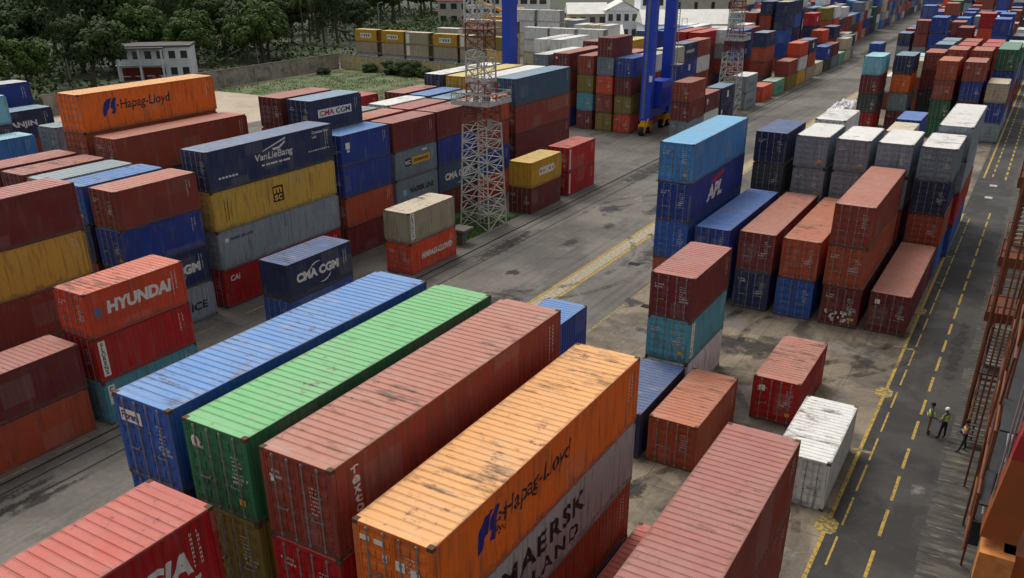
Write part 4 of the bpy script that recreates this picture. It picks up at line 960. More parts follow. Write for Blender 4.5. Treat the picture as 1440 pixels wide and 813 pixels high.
# ------------------------------------------------------------------ blue yard gantry
M['gblue'] = simple('gantry_blue_paint', (32, 72, 196), .42, 0, .3, 1.2, (.03, .03, .05)); M['gyel'] = simple('bogie_yellow_paint', (225, 165, 25), .5, 0, .4, 3, (.06, .05, .03)); M['tyre'] = simple('tyre_rubber', (28, 28, 30), .85, 0, .2)
M['glass'] = simple('dark_glass', (.03, .04, .05), .12, linear=True, var=.1)
M['conc_wheel'] = simple('dusty_wheel_cover', (150, 135, 110), .8, 0, .4)
g = empty('gantry_crane', (-57, 115.5, 0)); tag(g, 'tall blue yard gantry crane with yellow wheel bogies standing over the far containers', 'crane')
for sx in (-11.5, 11.5):
    for sy in (-3.5, 3.5):
        x, y = sx, sy
        if sx > 0 or sy < 0:
            b = MB(); yl, wy_ = (y, .55) if sx > 0 else (-1.2, .95)
            P0 = [(x-.72, yl-wy_, 1.9), (x+.72, yl-wy_, 1.9), (x+.72, yl+wy_, 1.9), (x-.72, yl+wy_, 1.9)]; P1 = [(x-.72, yl*.96-wy_, 24), (x+.72, yl*.96-wy_, 24), (x+.72, yl*.96+wy_, 24), (x-.72, yl*.96+wy_, 24)]
            b.poly(P0[::-1]); b.poly(P1)
            for i in range(4): j = (i+1) % 4; b.poly([P0[i], P0[j], P1[j], P1[i]])
            b.build('leg', M['gblue'], g)
        b = MB(); b.box(x-.35, x+.35, y-1.0, y+1.0, 1.0, 1.9); b.box(x-.5, x+.5, y-1.3, y-.9, .6, 1.5); b.box(x-.5, x+.5, y+.9, y+1.3, .6, 1.5); b.box(x+.36, x+.6, y-.4, y+.4, 1.1, 2.4); b.bar((x+.5, y-1.2, 1.0), (x+.6, y-.2, 2.6), .12); b.bar((x+.5, y+1.2, 1.0), (x+.6, y+.2, 2.6), .12); bo = b.build('bogie', M['gyel'], g)
        for wy in (-1.1, 1.1):
            b = MB(); b.bar((x-.32, y+wy, .62), (x+.32, y+wy, .62), .62, 16); b.build('wheel', M['tyre'], bo)
            b = MB(); b.bar((x+.33, y+wy, .62), (x+.37, y+wy, .62), .34, 12); b.build('wheel_hub', M['gyel'], bo)
    b = MB(); b.box(sx-.45, sx+.45, -2.9, 2.9, 2.2, 3.2); b.build('sill_beam', M['gblue'], g)
    b = MB(); b.box(sx-.5, sx+.5, -4.2, 4.2, 24, 25.6); b.build('end_beam', M['gblue'], g)
for sy in (-3.36, 3.36):
    b = MB(); b.box(-11, 11, sy-.5, sy+.5, 24.05, 25.5); b.build('main_girder', M['gblue'], g)
b = MB(); b.box(10.9, 13.0, -1.9, 1.6, 3.4, 6.9); mh = b.build('engine_house', M['gblue'], g)
b = MB(); 
for i in range(6): b.box(13.0, 13.04, -1.5+i*.5, -1.2+i*.5, 4.2, 6.0)
b.build('louvre', M['gblue'], mh)
b = MB(); b.bar((12.4, 3.0, 2), (12.4, 3.0, 22), .05); b.bar((12.9, 3.0, 2), (12.9, 3.0, 22), .05)
for i in range(55): b.bar((12.4, 3.0, 2.2+i*.36), (12.9, 3.0, 2.2+i*.36), .03, 4)
b.build('ladder', M['galv'], g)
for yy in (-4.07, 4.06):
    b = MB()
    for k_ in range(3): b.bar((11.15+k_*.12, yy, 2.2), (11.15+k_*.12, yy*.965, 23.8), .035, 4)
    b.build('cable_conduit', M['galv'], g)
for zz in (8.5, 13.5, 18.5):
    b = MB(); b.box(12.2, 13.4, 2.6, 4.6, zz, zz+.08); b.bar((13.4, 2.6, zz+1), (13.4, 4.6, zz+1), .03, 4); b.bar((13.4, 2.6, zz), (13.4, 2.6, zz+1), .03, 4); b.bar((13.4, 4.6, zz), (13.4, 4.6, zz+1), .03, 4); b.build('rest_platform', M['galv'], g)
b = MB(); b.box(-2, 2, -2.6, 2.6, 25.7, 27.2); b.build('trolley', M['gblue'], g)
b = MB(); b.box(-.9, .9, -1.0, 1.0, 21.2, 23.4); b.build('cab', M['glass'], g)
b = MB(); b.box(11.9, 12.25, -4.15, -3.9, 7.0, 7.8); b.build('lamp_box', M['L_lab'], g)

# ------------------------------------------------------------------ white tarpaulin heap beside the far block
r = random.Random(2); bmh = bmesh.new(); bmesh.ops.create_grid(bmh, x_segments=26, y_segments=34, size=1)
for v in bmh.verts:
    x, y = v.co.x, v.co.y; e = max(0, 1-max(abs(x), abs(y))**3)
    z_ = e*(.8+.9*noise.noise(Vector((x*1.7, y*2.3, 1)))+.45*noise.noise(Vector((x*5, y*6, 4))))
    v.co = Vector((x*1.5+.3*noise.noise(Vector((y*3, 1, 2))), y*7+.4*noise.noise(Vector((x*3, 5, 2))), max(.01, z_)))
me = bpy.data.meshes.new('tarpaulin_heap'); bmh.to_mesh(me); bmh.free(); me.materials.append(simple('white_tarpaulin', (225, 225, 225), .5, 0, .3, 1.5, (.3, .3, .3)))
o = link('tarpaulin_heap', me, loc=(-26.6, 148, 0)); tag(o, 'crumpled white tarpaulin sheets heaped on the ground left of the far block', 'tarpaulin')

# ------------------------------------------------------------------ perimeter wall, gate wall
M['wall'] = ground_mat('weathered_wall', (.30, .27, .23), (.38, .36, .32), (.10, .085, .07), streak=False, sc1=.35, thr=.50); M['ywall'] = simple('yellow_washed_wall', (.5, .42, .24), .85, linear=True, scale=1.2, var=.5)
def wall(name, x0, y0, x1, y1, h, mat, label, step=4.0, post=True, bay=None):
    root = empty(name, (x0, y0, 0), math.atan2(y1-y0, x1-x0)); tag(root, label, 'wall'); Lw = math.hypot(x1-x0, y1-y0)
    b = MB(); b.box(0, Lw, -.11, .11, -.05, h); b.build('wall_panel', mat, root)
    b = MB(); b.box(0, Lw, -.16, .16, h, h+.10); b.build('coping', M['patch'], root)
    n = int(Lw/step)
    for i in range(n+1): b = MB(); b.box(i*step-.16, i*step+.16, -.2, .2, -.05, h+.18); b.build('pillar', mat, root)
    return root
wall('perimeter_wall', -131.5, 80, -132.8, 149, 3.1, M['wall'], 'long weathered concrete boundary wall between the trees and the grass')
wall('yard_wall', -132.5, 149.6, -92, 146.5, 2.9, M['ywall'], 'yellow-washed wall below the row of yellow and grey containers')
# rotated containers standing behind that wall
GY = 'yellow and grey containers behind the yellow wall'
rz = R(-90)
def side_stack(x, y, tiers, h, phrase, size=20, z0=0):
    L = 6.058 if size == 20 else 12.192; n = len(tiers)
    for i, t in enumerate(tiers):
        t = t if isinstance(t, tuple) else (t, ()); lg = t[1]; ex = dict(t[2]) if len(t) > 2 else {}; ex.pop('desc', '')
        lab = f"{PAINT[t[0]][2]} {'short' if size == 20 else 'long'} container, {ORD[n][i]} {phrase}"
        container(x+W/2, y, z0+(n-1-i)*h+.012, t[0], L, h-.015, 2, lab, GY, lg, rot=rz, front=True, **ex)
for px, py, n_, ph in [(-101.5, 176.5, 3, 'of the first side-on white stack past the boundary wall'), (-95.0, 176.8, 3, 'of the second side-on white stack past the boundary wall'), (-88.4, 177.2, 3, 'of the third side-on white stack past the boundary wall'), (-113.5, 192, 4, 'of the rear side-on white stack, left'), (-106.8, 192.3, 4, 'of the rear side-on white stack, right')]:
    side_stack(px, py, [('white' if i_ < 2 else 'cream', (), {'roofc': 'white'}) for i_ in range(n_)], 2.62, ph)
for px, py, t, ph in [(-134.6, 158.5, [('mustard', ('yl',)), 'tan', 'grey'], 'of the leftmost side-on stack behind the yellow wall'), (-126.6, 157.8, [('mustard', ('yl',)), 'tan', 'grey'], 'of the second side-on stack behind the yellow wall'),
      (-119.6, 157.2, [('tan', ('yg',)), ('tan', ('yg',)), 'grey'], 'of the third side-on stack behind the yellow wall'), (-111.9, 156.6, [('mustard', ('yl',)), 'tan', 'grey'], 'of the fourth side-on stack behind the yellow wall'),
      (-105.0, 156.4, [('tan', ('yg',)), 'tan', 'grey'], 'of the fifth side-on stack behind the yellow wall'), (-98.0, 155.6, ['olive', 'yellow', 'grey'], 'of the sixth side-on stack behind the yellow wall')]:
    side_stack(px, py, t, 2.5, ph)
for px, py, t, h, ph in [(-119, 168, [('tan', (), {'roofc': 'white'}), 'grey', 'grey'], 2.55, 'of the grey stack behind the yellow row, left'), (-112.5, 167, [('white', (), {'roofc': 'white'}), 'tan', 'grey'], 2.6, 'of the white-roofed stack behind the yellow row'), (-109.0, 163.5, ['tan', 'tan', 'tan', 'grey'], 2.5, 'of the tall tan stack behind the yellow row'), (-101.6, 162.5, ['tan', 'tan', 'grey', 'grey'], 2.5, 'of the second tall tan stack behind the yellow row')]:
    side_stack(px, py, t, h, ph)
# ------------------------------------------------------------------ white refrigerated boxes in the distance
GWt = 'white refrigerated containers in the distance'
for i, (x, y, n, size, cc, ph) in enumerate([
   (-82.0, 150, 3, 40, 'white', 'first white stack right of the far gantry leg'), (-78.9, 150.5, 3, 40, 'white', 'second white stack right of the far gantry leg'), (-75.8, 151, 2, 40, 'white', 'third white stack right of the far gantry leg'),
   (-72.6, 151.4, 2, 40, 'grey', 'grey stack ending the white row'), (-92.0, 186, 3, 20, 'white', 'near white stack of the second white row'), (-88.8, 186, 3, 20, 'cream', 'cream stack of the second white row'),
   (-85.6, 186, 3, 20, 'white', 'end white stack of the second white row'), (-103.0, 198, 3, 20, 'cream', 'cream stack before the white houses'), (-99.8, 198, 3, 20, 'grey', 'grey stack before the white houses'),
   (-67.5, 190, 3, 40, 'white', 'white stack left of the bright red roofs'), (-70.7, 190.5, 3, 40, 'white', 'second white stack left of the bright red roofs'), (-76.5, 191, 2, 40, 'cream', 'cream long stack near the warehouse')]):
    stack(x, y, [(cc, (), {'roofc': 'white' if cc != 'cream' else 'cream'})]+[cc]*(n-1), size, 2.66, 'of the '+ph, GWt, lod=2, clean=True)

# ------------------------------------------------------------------ buildings
M['plaster'] = simple('white_plaster', (228, 232, 236), .85, 0, .25, .6, (.25, .24, .22)); M['plaster2'] = simple('pale_plaster', (190, 186, 172), .85, 0, .35, .6, (.2, .18, .15)); M['rtile'] = simple('red_tin_roof', (110, 45, 38), .7, 0, .4, .8)
M['groof'] = simple('grey_sheet_roof', (92, 90, 92), .8, 0, .4, .8); M['wroof'] = simple('white_sheet_roof', (232, 232, 226), .6, 0, .3, .4, (.3, .28, .26)); M['shutter'] = simple('rust_red_shutter', (118, 36, 28), .7); M['blueroof'] = simple('blue_band_paint', (96, 130, 170), .6)
def building(x, y, rz, wd, dp, h, floors, bays, wallm, roofm, label, roof='flat', name='white_house', ww=.55, winm='glass', extra=None):
    root = empty(name, (x, y, 0), rz); tag(root, label, 'building')
    b = MB(); b.box(0, wd, 0, dp, -.05, h); wl = b.build('wall', wallm, root)
    b = MB()
    if roof == 'flat': b.box(-.3, wd+.3, -.3, dp+.3, h+.003, h+.35)
    elif roof == 'gable':
        rh = dp*.28; b.poly([(-.4, -.5, h), (wd+.4, -.5, h), (wd+.4, dp/2, h+rh), (-.4, dp/2, h+rh)]); b.poly([(wd+.4, dp+.5, h), (-.4, dp+.5, h), (-.4, dp/2, h+rh), (wd+.4, dp/2, h+rh)])
        b.poly([(-.4, -.5, h), (-.4, dp/2, h+rh), (-.4, dp+.5, h)]); b.poly([(wd+.4, -.5, h), (wd+.4, dp+.5, h), (wd+.4, dp/2, h+rh)]); b.poly([(-.4, -.5, h-.1), (-.4, dp+.5, h-.1), (wd+.4, dp+.5, h-.1), (wd+.4, -.5, h-.1)])
    elif roof == 'gable_front':
        rh = wd*.28; b.poly([(-.5, -.4, h), (-.5, dp+.4, h), (wd/2, dp+.4, h+rh), (wd/2, -.4, h+rh)]); b.poly([(wd+.5, dp+.4, h), (wd+.5, -.4, h), (wd/2, -.4, h+rh), (wd/2, dp+.4, h+rh)])
        b.poly([(-.5, dp+.4, h), (-.5, -.4, h), (wd+.5, -.4, h), (wd+.5, dp+.4, h)])
        bb = MB(); bb.poly([(0, -.02, h), (wd, -.02, h), (wd/2, -.02, h+rh*.93)]); bb.build('gable', wallm, root)
    b.build('roof', roofm, root)
    fh = h/floors
    for f in range(floors):
        for i in range(bays):
            cw = wd/bays; x0 = i*cw+cw*(1-ww)/2
            b = MB(); b.box(x0, x0+cw*ww, -.05, .05, f*fh+fh*.32, f*fh+fh*.78); wi = b.build('window', M[winm], root)
            b = MB(); b.box(x0-.08, x0+cw*ww+.08, -.14, -.051, f*fh+fh*.27, f*fh+fh*.32); b.build('sill', wallm, wi)
    if extra: extra(root)
    return root
CR = R(32)  # facing the yard camera
def red_ground(root):
    for x0 in (.4, 4.3):
        b = MB(); b.box(x0, x0+3.2, -.09, -.02, .1, 2.5); b.build('roller_shutter', M['shutter'], root)
    b = MB(); b.box(-.4, 8.6, -1.6, -.05, 3.0, 3.15); b.build('balcony_slab', M['plaster'], root)
    b = MB()
    for i in range(12): b.bar((-.3+i*.78, -1.55, 3.15), (-.3+i*.78, -1.55, 4.0), .03, 4)
    b.bar((-.35, -1.55, 4.0), (8.55, -1.55, 4.0), .04, 4); b.build('balcony_railing', M['plaster'], root)
    for x0 in (-.1, 4.0, 8.2): b = MB(); b.box(x0, x0+.35, -1.6, -1.3, 0, 6.1); b.build('column', M['plaster'], root)
    b = MB(); b.box(-.5, 8.8, -1.9, 3, 6.1, 6.3); b.build('porch_roof', M['groof'], root)
building(-156.5, 112.0, R(42), 13.5, 8, 6.2, 2, 6, M['plaster'], M['groof'], 'two-storey white house with dark red shutters at the edge of the trees', 'flat', 'white_house', extra=red_ground)
b1 = building(-158, 236, R(24), 26, 10, 10.5, 4, 9, M['plaster'], M['blueroof'], 'long white and blue block with rows of windows behind the red mast', 'flat', 'apartment_building', ww=.72)
building(-120, 233, CR, 11, 10, 7.0, 2, 4, M['plaster2'], M['wroof'], 'low white house with pale roof left of the gabled white house', 'gable', 'white_house')
building(-109.5, 236, CR, 9, 12, 8.0, 2, 4, M['plaster'], M['wroof'], 'white house with a pointed gable facing the yard', 'gable_front', 'gabled_house')
building(-101, 240, CR, 9, 12, 12.0, 3, 4, M['plaster'], M['rtile'], 'tall plain white house right of the gabled house', 'flat', 'white_house')
building(-94, 226, CR, 34, 12, 5.5, 1, 12, M['plaster'], M['wroof'], 'long low white building with a bright sheet roof', 'gable', 'long_building')
building(-100, 204, CR, 9, 7, 4.4, 1, 4, M['plaster'], M['wroof'], 'small white kiosk with curved pale roof behind the reefer boxes', 'gable', 'small_building')
building(-78, 205, CR, 30, 10, 3.8, 1, 6, M['plaster2'], M['wroof'], 'pale warehouse with an unbroken sheet roof beyond the blue legs', 'gable', 'warehouse', ww=.25)
building(-128, 300, CR, 60, 30, 9, 1, 10, M['plaster2'], M['groof'], 'huge grey-walled transit shed across the far background', 'gable', 'transit_shed', ww=.2)
building(-186, 262, R(30), 26, 12, 8, 2, 7, M['plaster2'], M['rtile'], 'red-roofed building half hidden at the top edge of the photo', 'gable', 'red_roofed_house')
# yellow machine behind the tan stacks
ym = empty('mobile_crane', (-122, 190, 0), R(20)); tag(ym, 'yellow mobile crane with stepped body above the tan containers', 'crane')
b = MB(); b.box(0, 11, 0, 3, 1.2, 2.6); b.build('chassis', M['gyel'], ym)
b = MB(); b.box(2.5, 7.5, .1, 2.9, 2.6, 8.6); b.box(5.5, 10.5, .2, 2.8, 2.62, 10.6); b.build('upper_body', M['gyel'], ym)
b = MB(); b.box(.2, 2.2, .2, 2.2, 2.6, 9.4); b.build('cab', M['gyel'], ym)
b = MB(); b.bar((6, 1.5, 9.5), (-1, 1.5, 12.2), .45, 6, .3); b.build('boom', M['gyel'], ym)
for wx in (1.5, 4, 7, 9.5):
    b = MB(); b.bar((wx, -.1, .7), (wx, .4, .7), .7, 14); b.bar((wx, 2.6, .7), (wx, 3.1, .7), .7, 14); b.build('axle_wheels', M['tyre'], ym)

# lamp posts in front of the trees
for x, y, h, ph in [(-150.0, 101.5, 13.5, 'tall leaning-looking grey lamp post before the dark trees'), (-153.5, 99.2, 9.5, 'shorter grey pole left of the tall lamp post'), (-151, 143, 11.5, 'street lamp with arm above the boundary wall'), (-146, 180.0, 11.5, 'lamp pole rising behind the yellow containers')]:
    t = empty('street_lamp', (x, y, 0)); tag(t, ph, 'lamp post', 'lamp posts behind the yard')
    b = MB(); b.bar((0, 0, 0), (0, 0, h), .14, 7, .08); b.build('pole', M['galv'], t)
    b = MB(); b.bar((0, 0, h), (1.6, -.6, h+.35), .06, 5); b.build('arm', M['galv'], t)
    b = MB(); b.box(1.4, 2.1, -.85, -.55, h+.28, h+.42); b.build('lamp_head', M['galv'], t)

# ------------------------------------------------------------------ trees
def crown_mesh(name, kind, sd, mat):
    r = random.Random(sd); b = MB(); cl = []
    if kind == 'broad':
        for i in range(40):
            a = r.uniform(0, 6.28); rad = r.uniform(0, 1)**.55; z = r.uniform(-.5, .8)
            m = math.sqrt(max(.05, 1-(z*.9)**2))
            cl.append((Vector((math.cos(a)*rad*m*4.4, math.sin(a)*rad*m*4.4, z*3.3)), r.uniform(.9, 1.9)))
    elif kind == 'palm':
        for k in range(17):
            a = k*2.4; tilt = r.uniform(-.2, 1.0); L_ = r.uniform(2.4, 3.3); prev = Vector((0, 0, 0)); d = Vector((math.cos(a), math.sin(a), tilt)).normalized()
            for q_ in range(9):
                d = (d+Vector((0, 0, -.17))).normalized(); nx = prev+d*L_/9; sd_ = d.cross(Vector((0, 0, 1))).normalized()
                for s_ in (-1, 1):
                    for h_ in (0, .5):
                        o_ = prev.lerp(nx, h_); tip = o_+sd_*s_*(.75-.05*q_)+d*.25+Vector((0, 0, -.38)); b.poly([o_, o_+d*.13, tip])
                prev = nx
        return b.mesh('crown', mat)
    elif kind == 'tall':
        for i in range(64):
            t = r.random(); a = r.uniform(0, 6.28); m = (1-t)**.7*2.7+.5
            cl.append((Vector((math.cos(a)*m*r.uniform(.2, 1), math.sin(a)*m*r.uniform(.2, 1), -4.8+t*10.5)), r.uniform(.6, 1.2)))
    for c, rr in cl:
        n = int((120 if kind == 'broad' else 70)*rr)
        for _ in range(n):
            d = Vector((r.gauss(0, 1), r.gauss(0, 1), r.gauss(0, .8))).normalized(); p = c+Vector((d.x, d.y, d.z*.72))*rr*r.uniform(.72, 1.05); s = r.uniform(.12, .27)
            nrm = (d+Vector((r.gauss(0, .25), r.gauss(0, .25), r.gauss(0, .25)+.25))).normalized()
            u = nrm.cross(Vector((r.gauss(0, 1), r.gauss(0, 1), r.gauss(0, 1)))).normalized(); v = nrm.cross(u)
            if kind == 'tall': v = (v*.5+Vector((0, 0, -.8))).normalized(); s *= .8; b.poly([p-u*s*.7, p+u*s*.7, p+v*s*3])
            else: b.poly([p-u*s-v*s*.6, p+u*s-v*s*.6, p+u*s*.6+v*s, p-u*s*.6+v*s])
    return b.mesh('crown', mat)
CM = {('broad', i): crown_mesh('crown', 'broad', 10+i, M['leaf'] if i % 2 else M['leaf2']) for i in range(4)}
CM.update({('palm', i): crown_mesh('crown', 'palm', 50+i, M['leaf']) for i in range(2)})
CM.update({('tall', i): crown_mesh('crown', 'tall', 30+i, M['leaf2']) for i in range(3)})
def trunk_mesh(kind, sd):
    r = random.Random(sd); b = MB(); h = 6.5 if kind == 'broad' else 11
    if kind == 'palm': b.bar((0, 0, -.2), (.5, .2, 5), .2, 8, .16); b.bar((.5, .2, 5), (.2, 0, 9.6), .16, 8, .13); return b.mesh('trunk', M['bark'])
    b.bar((0, 0, -.2), (.2, .1, h*.7), .34, 8, .2)
    for i in range(6):
        a = i*1.05+r.random(); l = r.uniform(2.2, 3.6) if kind == 'broad' else 1.5; z = h*(.42+.08*i)
        b.bar((.1, .05, z), (math.cos(a)*l, math.sin(a)*l, z+l*.7), .13, 5, .04)
    return b.mesh('trunk', M['bark'])
TM = {('broad', i): trunk_mesh('broad', i) for i in range(2)}; TM.update({('palm', i): trunk_mesh('palm', 9+i) for i in range(2)}); TM.update({('tall', i): trunk_mesh('tall', 5+i) for i in range(2)})
rt = random.Random(11)
def tree(x, y, kind, s, label, hz=1.0):
    rt = random.Random(int(x*31+y*17))
    t = empty({'broad': 'broadleaf_tree', 'palm': 'palm_tree', 'tall': 'casuarina_tree'}[kind], (x, y, 0), rt.uniform(0, 6.28)); t.scale = (s, s, s*hz)
    tag(t, label, 'tree', 'trees beyond the boundary wall')
    link('trunk', TM[(kind, rt.randrange(2))], t)
    c = link('crown', CM[(kind, rt.randrange({'broad': 4, 'palm': 2, 'tall': 3}[kind]))], t, loc=(0 if kind != 'palm' else .2, 0, {'broad': 6.6, 'palm': 9.6, 'tall': 9.5}[kind]))
    c.rotation_euler = (0, 0, rt.uniform(0, 6.28))
    return t
TPOS = []
for row, (d0, n, sp) in enumerate([(0, 14, 9.5), (12, 16, 9.5), (25, 26, 9.5), (40, 26, 10.5), (58, 26, 12), (80, 26, 13), (108, 24, 16), (145, 22, 20)]):
    for i in range(n):
        y = 62+i*sp+rt.uniform(-3, 3); x = -147-d0-(y-62)*.10+rt.uniform(-3.5, 3.5)
        if row < 2 and 106 < y < 127 and x > -164: continue
        if row == 0 and y > 165: continue
        if row < 3 and y > 215: continue
        TPOS.append((x, y, row))
print('TREES', len(TPOS))
SKIPT = {0,1,9,10,11,12,24,25,26,27,32,40,41,42,43,44,45,47,51,52,53,62,63,64,65,66,67,68,69,70,71,73,74,75,77,78,79,81,83,89,90,91,92,93,94,95,96,97,98,99,100,101,102,103,104,105,106,107,108,109,110,111,114,115,116,117,118,119,120,121,122,123,124,125,126,127,128,129,130,131,132,133,134,135,136,137,138,139,140,141,142,143,144,145,146,147,148,149,150,151,152,153,154,155,156,157,158,159,160,161,162,163}
words = ['low dense', 'round-crowned', 'ragged', 'tall dark', 'light green', 'broad spreading', 'thin-topped', 'bushy']
for i, (x, y, row) in enumerate(TPOS):
    rt = random.Random(500+i)
    if i in SKIPT: continue
    kind = 'tall' if rt.random() < (.12 if row < 2 else .42) else 'broad'
    if row < 4 and rt.random() < .10: kind = 'palm'
    s = rt.uniform(.95, 1.35) if row < 2 else rt.uniform(1.2, 1.75)
    if kind == 'palm': s = rt.uniform(1.2, 1.6)
    NT = tree(x, y, kind, s, ('dark green tree in the dense wood beyond the boundary wall' if kind == 'broad' else ('palm tree with drooping fronds among the wood beyond the wall' if kind == 'palm' else 'tall feathery dark tree rising from the wood beyond the boundary wall'))); NT['tidx'] = i
# bushes along the yellow wall
def bush(x, y, s, label):
    o = link('bush', CM[('broad', rt.randrange(4))], loc=(x, y, 2.0*s)); o.scale = (s, s, s*.8); o.rotation_euler = (0, 0, rt.uniform(0, 6)); tag(o, label, 'bush', 'bushes along the yellow wall')
for x, y, s, l in [(-117, 147.5, .55, 'wide green bush against the yellow wall, left'), (-112, 146.8, .6, 'largest dark bush against the yellow wall'), (-107.5, 146.2, .42, 'round bush right of the largest one'), (-99.5, 145.2, .5, 'tall narrow bush beside the mast at the wall'), (-123, 147.6, .35, 'small bush near the wall corner'), (-129, 140, .3, 'small shrub at the foot of the concrete wall')]: bush(x, y, s, l)
# undergrowth under the wood
b = MB(); ru = random.Random(4)
for i in range(52000):
    x = ru.uniform(-330, -134); y = ru.uniform(40, 330)
    if noise.noise(Vector((x*.06, y*.06, 2))) < -.25: continue
    if -162 < x < -140 and 104 < y < 128: continue
    s = ru.uniform(.18, .5); z = ru.uniform(0, 2.6); u = Vector((ru.gauss(0, 1), ru.gauss(0, 1), ru.gauss(0, .5))).normalized()*s; v = Vector((ru.gauss(0, 1), ru.gauss(0, 1), ru.gauss(0, 1))).normalized()*s; p = Vector((x, y, z))
    b.poly([p-u-v*.6, p+u-v*.6, p+u*.6+v, p-u*.6+v])
tag(b.build('undergrowth', M['leaf']), kind='stuff')

# ------------------------------------------------------------------ quay crane at the right edge
M['corange'] = simple('crane_orange_paint', (118, 60, 28), .7, 0, .9, 2.2, (.07, .04, .025)); M['ctan'] = simple('crane_leg_paint', (158, 80, 34), .55, 0, .3, 1.0, (.09, .055, .035)); M['cred'] = simple('red_stripe_paint', (168, 32, 40), .55); M['tread'] = simple('stair_tread_steel', (128, 126, 120), .6, .2, .4, 5)
M['cbox'] = simple('pale_orange_cabinet', (220, 140, 74), .6, 0, .45, 2.5, (.09, .05, .03)); M['darksteel'] = simple('dark_steel', (46, 48, 52), .6, 0, .3)
q = empty('quay_crane', (1.2, 40, 0)); tag(q, 'orange quay crane frame with stairs, railed platforms and a thick leg along the right edge', 'crane')
def qb(name, mat, f): b = MB(); f(b); 
def qpart(name, mat, fn):
    b = MB(); fn(b); return link(name, b.mesh(name, mat), q, loc=(-1.2, -40, 0))
def leg(b):
    k = .09*36; A = [(1.52, 29.45, 3.95), (2.66, 29.45, 3.95), (2.66, 30.9, 3.95), (1.52, 30.9, 3.95)]; B = [(x_+k, y_, 40) for x_, y_, _ in A]
    b.poly(A[::-1]); b.poly(B)
    for i_ in range(4): j_ = (i_+1) % 4; b.poly([A[i_], A[j_], B[j_], B[i_]])
ql = qpart('leg', M['ctan'], leg)
b = MB()
A = [(1.80, 29.442, 7.2), (2.96, 29.442, 7.2), (2.96, 30.908, 7.2), (1.80, 30.908, 7.2)]; B = [(x_+.081, y_, 8.1) for x_, y_, _ in A]; b.poly(A[::-1]); b.poly(B)
for i_ in range(4): j_ = (i_+1) % 4; b.poly([A[i_], A[j_], B[j_], B[i_]])
link('stripe', b.mesh('stripe', M['cred']), ql)
qpart('leg', M['ctan'], lambda b: b.box(1.75, 3.6, 60.5, 62.2, 3.6, 40))
qpart('cabinet', M['cbox'], lambda b: b.box(1.62, 2.72, 29.0, 30.3, 2.0, 3.6))
qpart('sill_beam', M['ctan'], lambda b: b.box(2.0, 3.3, 20, 66, 1.9, 3.3) if False else b.box(2.35, 3.5, 29.4, 60.4, 2.3, 3.6))
def bogies(b):
    for y in range(22, 66, 4): b.box(2.5, 3.2, y, y+3.2, .5, 1.6)
qpart('bogie_frame', M['corange'], bogies)
for y in [22.8+i*2.0 for i in range(21)]:
    b = MB(); b.bar((2.6, y, .42), (3.1, y, .42), .42, 14); link('rail_wheel', b.mesh('rail_wheel', M['darksteel']), q, loc=(-1.2, -40, 0))
plats = [(6.4, 45.2, 48.4), (9.2, 45.2, 48.4), (13.0, 45.2, 48.4), (3.2, 44.6, 46.4)]
for i, (z, y0, y1) in enumerate(plats[:3]):
    qpart('platform', M['corange'], lambda b: (b.box(.05, 2.4, y0, y1, z, z+.10), b.box(.02, 2.42, y0-.03, y0+.02, z-.28, z+.22), b.box(.0, .05, y0, y1, z-.2, z+.2)))
    def rail(b):
        for zz in (z+.55, z+1.1):
            b.bar((.05, y0, zz), (.05, y1, zz), .03, 5); b.bar((.05, y0, zz), (2.4, y0, zz), .03, 5); b.bar((.05, y1, zz), (2.4, y1, zz), .03, 5)
        for yy in (y0, (y0+y1)/2, y1): b.bar((.05, yy, z), (.05, yy, z+1.1), .03, 5)
        for xx in (.8, 1.6, 2.4): b.bar((xx, y0, z), (xx, y0, z+1.1), .03, 5)
    qpart('railing', M['corange'], rail)
def flight(y0, z0, y1, z1, x0=.5, x1=1.35):
    n = int(abs(z1-z0)/.24)
    s = qpart('stair_flight', M['corange'], lambda b: (b.bar((x0, y0, z0), (x0, y1, z1), .07, 5), b.bar((x1, y0, z0), (x1, y1, z1), .07, 5), b.bar((x0, y0, z0+1), (x0, y1, z1+1), .03, 5), b.bar((x1, y0, z0+1), (x1, y1, z1+1), .03, 5),
        [b.bar((xx, y0+(y1-y0)*t/4, z0+(z1-z0)*t/4), (xx, y0+(y1-y0)*t/4, z0+(z1-z0)*t/4+1), .025, 4) for t in range(5) for xx in (x0, x1)]))
    b = MB()
    for i in range(n):
        t = (i+.5)/n; yy = y0+(y1-y0)*t; zz = z0+(z1-z0)*t; b.box(x0, x1, yy-.13, yy+.13, zz, zz+.04)
    link('treads', b.mesh('treads', M['tread']), s)
flight(43.4, .2, 45.4, 3.4); flight(46.2, 3.4, 44.0, 6.4, .5, 1.35); flight(45.4, 6.5, 47.8, 9.2, 1.4, 2.2); flight(48.0, 9.3, 45.6, 12.9, .4, 1.2)
qpart('landing', M['darksteel'], lambda b: b.box(.3, 2.3, 45.0, 46.6, 3.35, 3.43))
for i, (x, y) in enumerate([(.3, 44.8), (2.3, 44.8), (.3, 48.3), (2.3, 48.3), (1.35, 33.2), (1.15, 36.2), (.9, 39.5), (1.3, 42), (.75, 44.0)]):
    qpart('post', M['corange'], lambda b: b.bar((x, y, 0), (x, y, 24 if i < 4 else 12+i), .11 if i < 4 else .05, 6))
def pipes(b):
    for z in (2.4, 4.8, 7.4, 10.2, 13.2):
        b.bar((1.2, 30.8, z), (1.25, 44.8, z+.3), .06, 5)
    for i, y in enumerate((30.8, 33, 36.2, 39.5, 42)):
        yn = (33, 36.2, 39.5, 42, 44.8)[i]; b.bar((1.2, y, 2.4), (1.25, yn, 7.4), .05, 5); b.bar((1.2, yn, 7.4), (1.25, y, 13.2), .05, 5)
qpart('bracing', M['corange'], pipes)
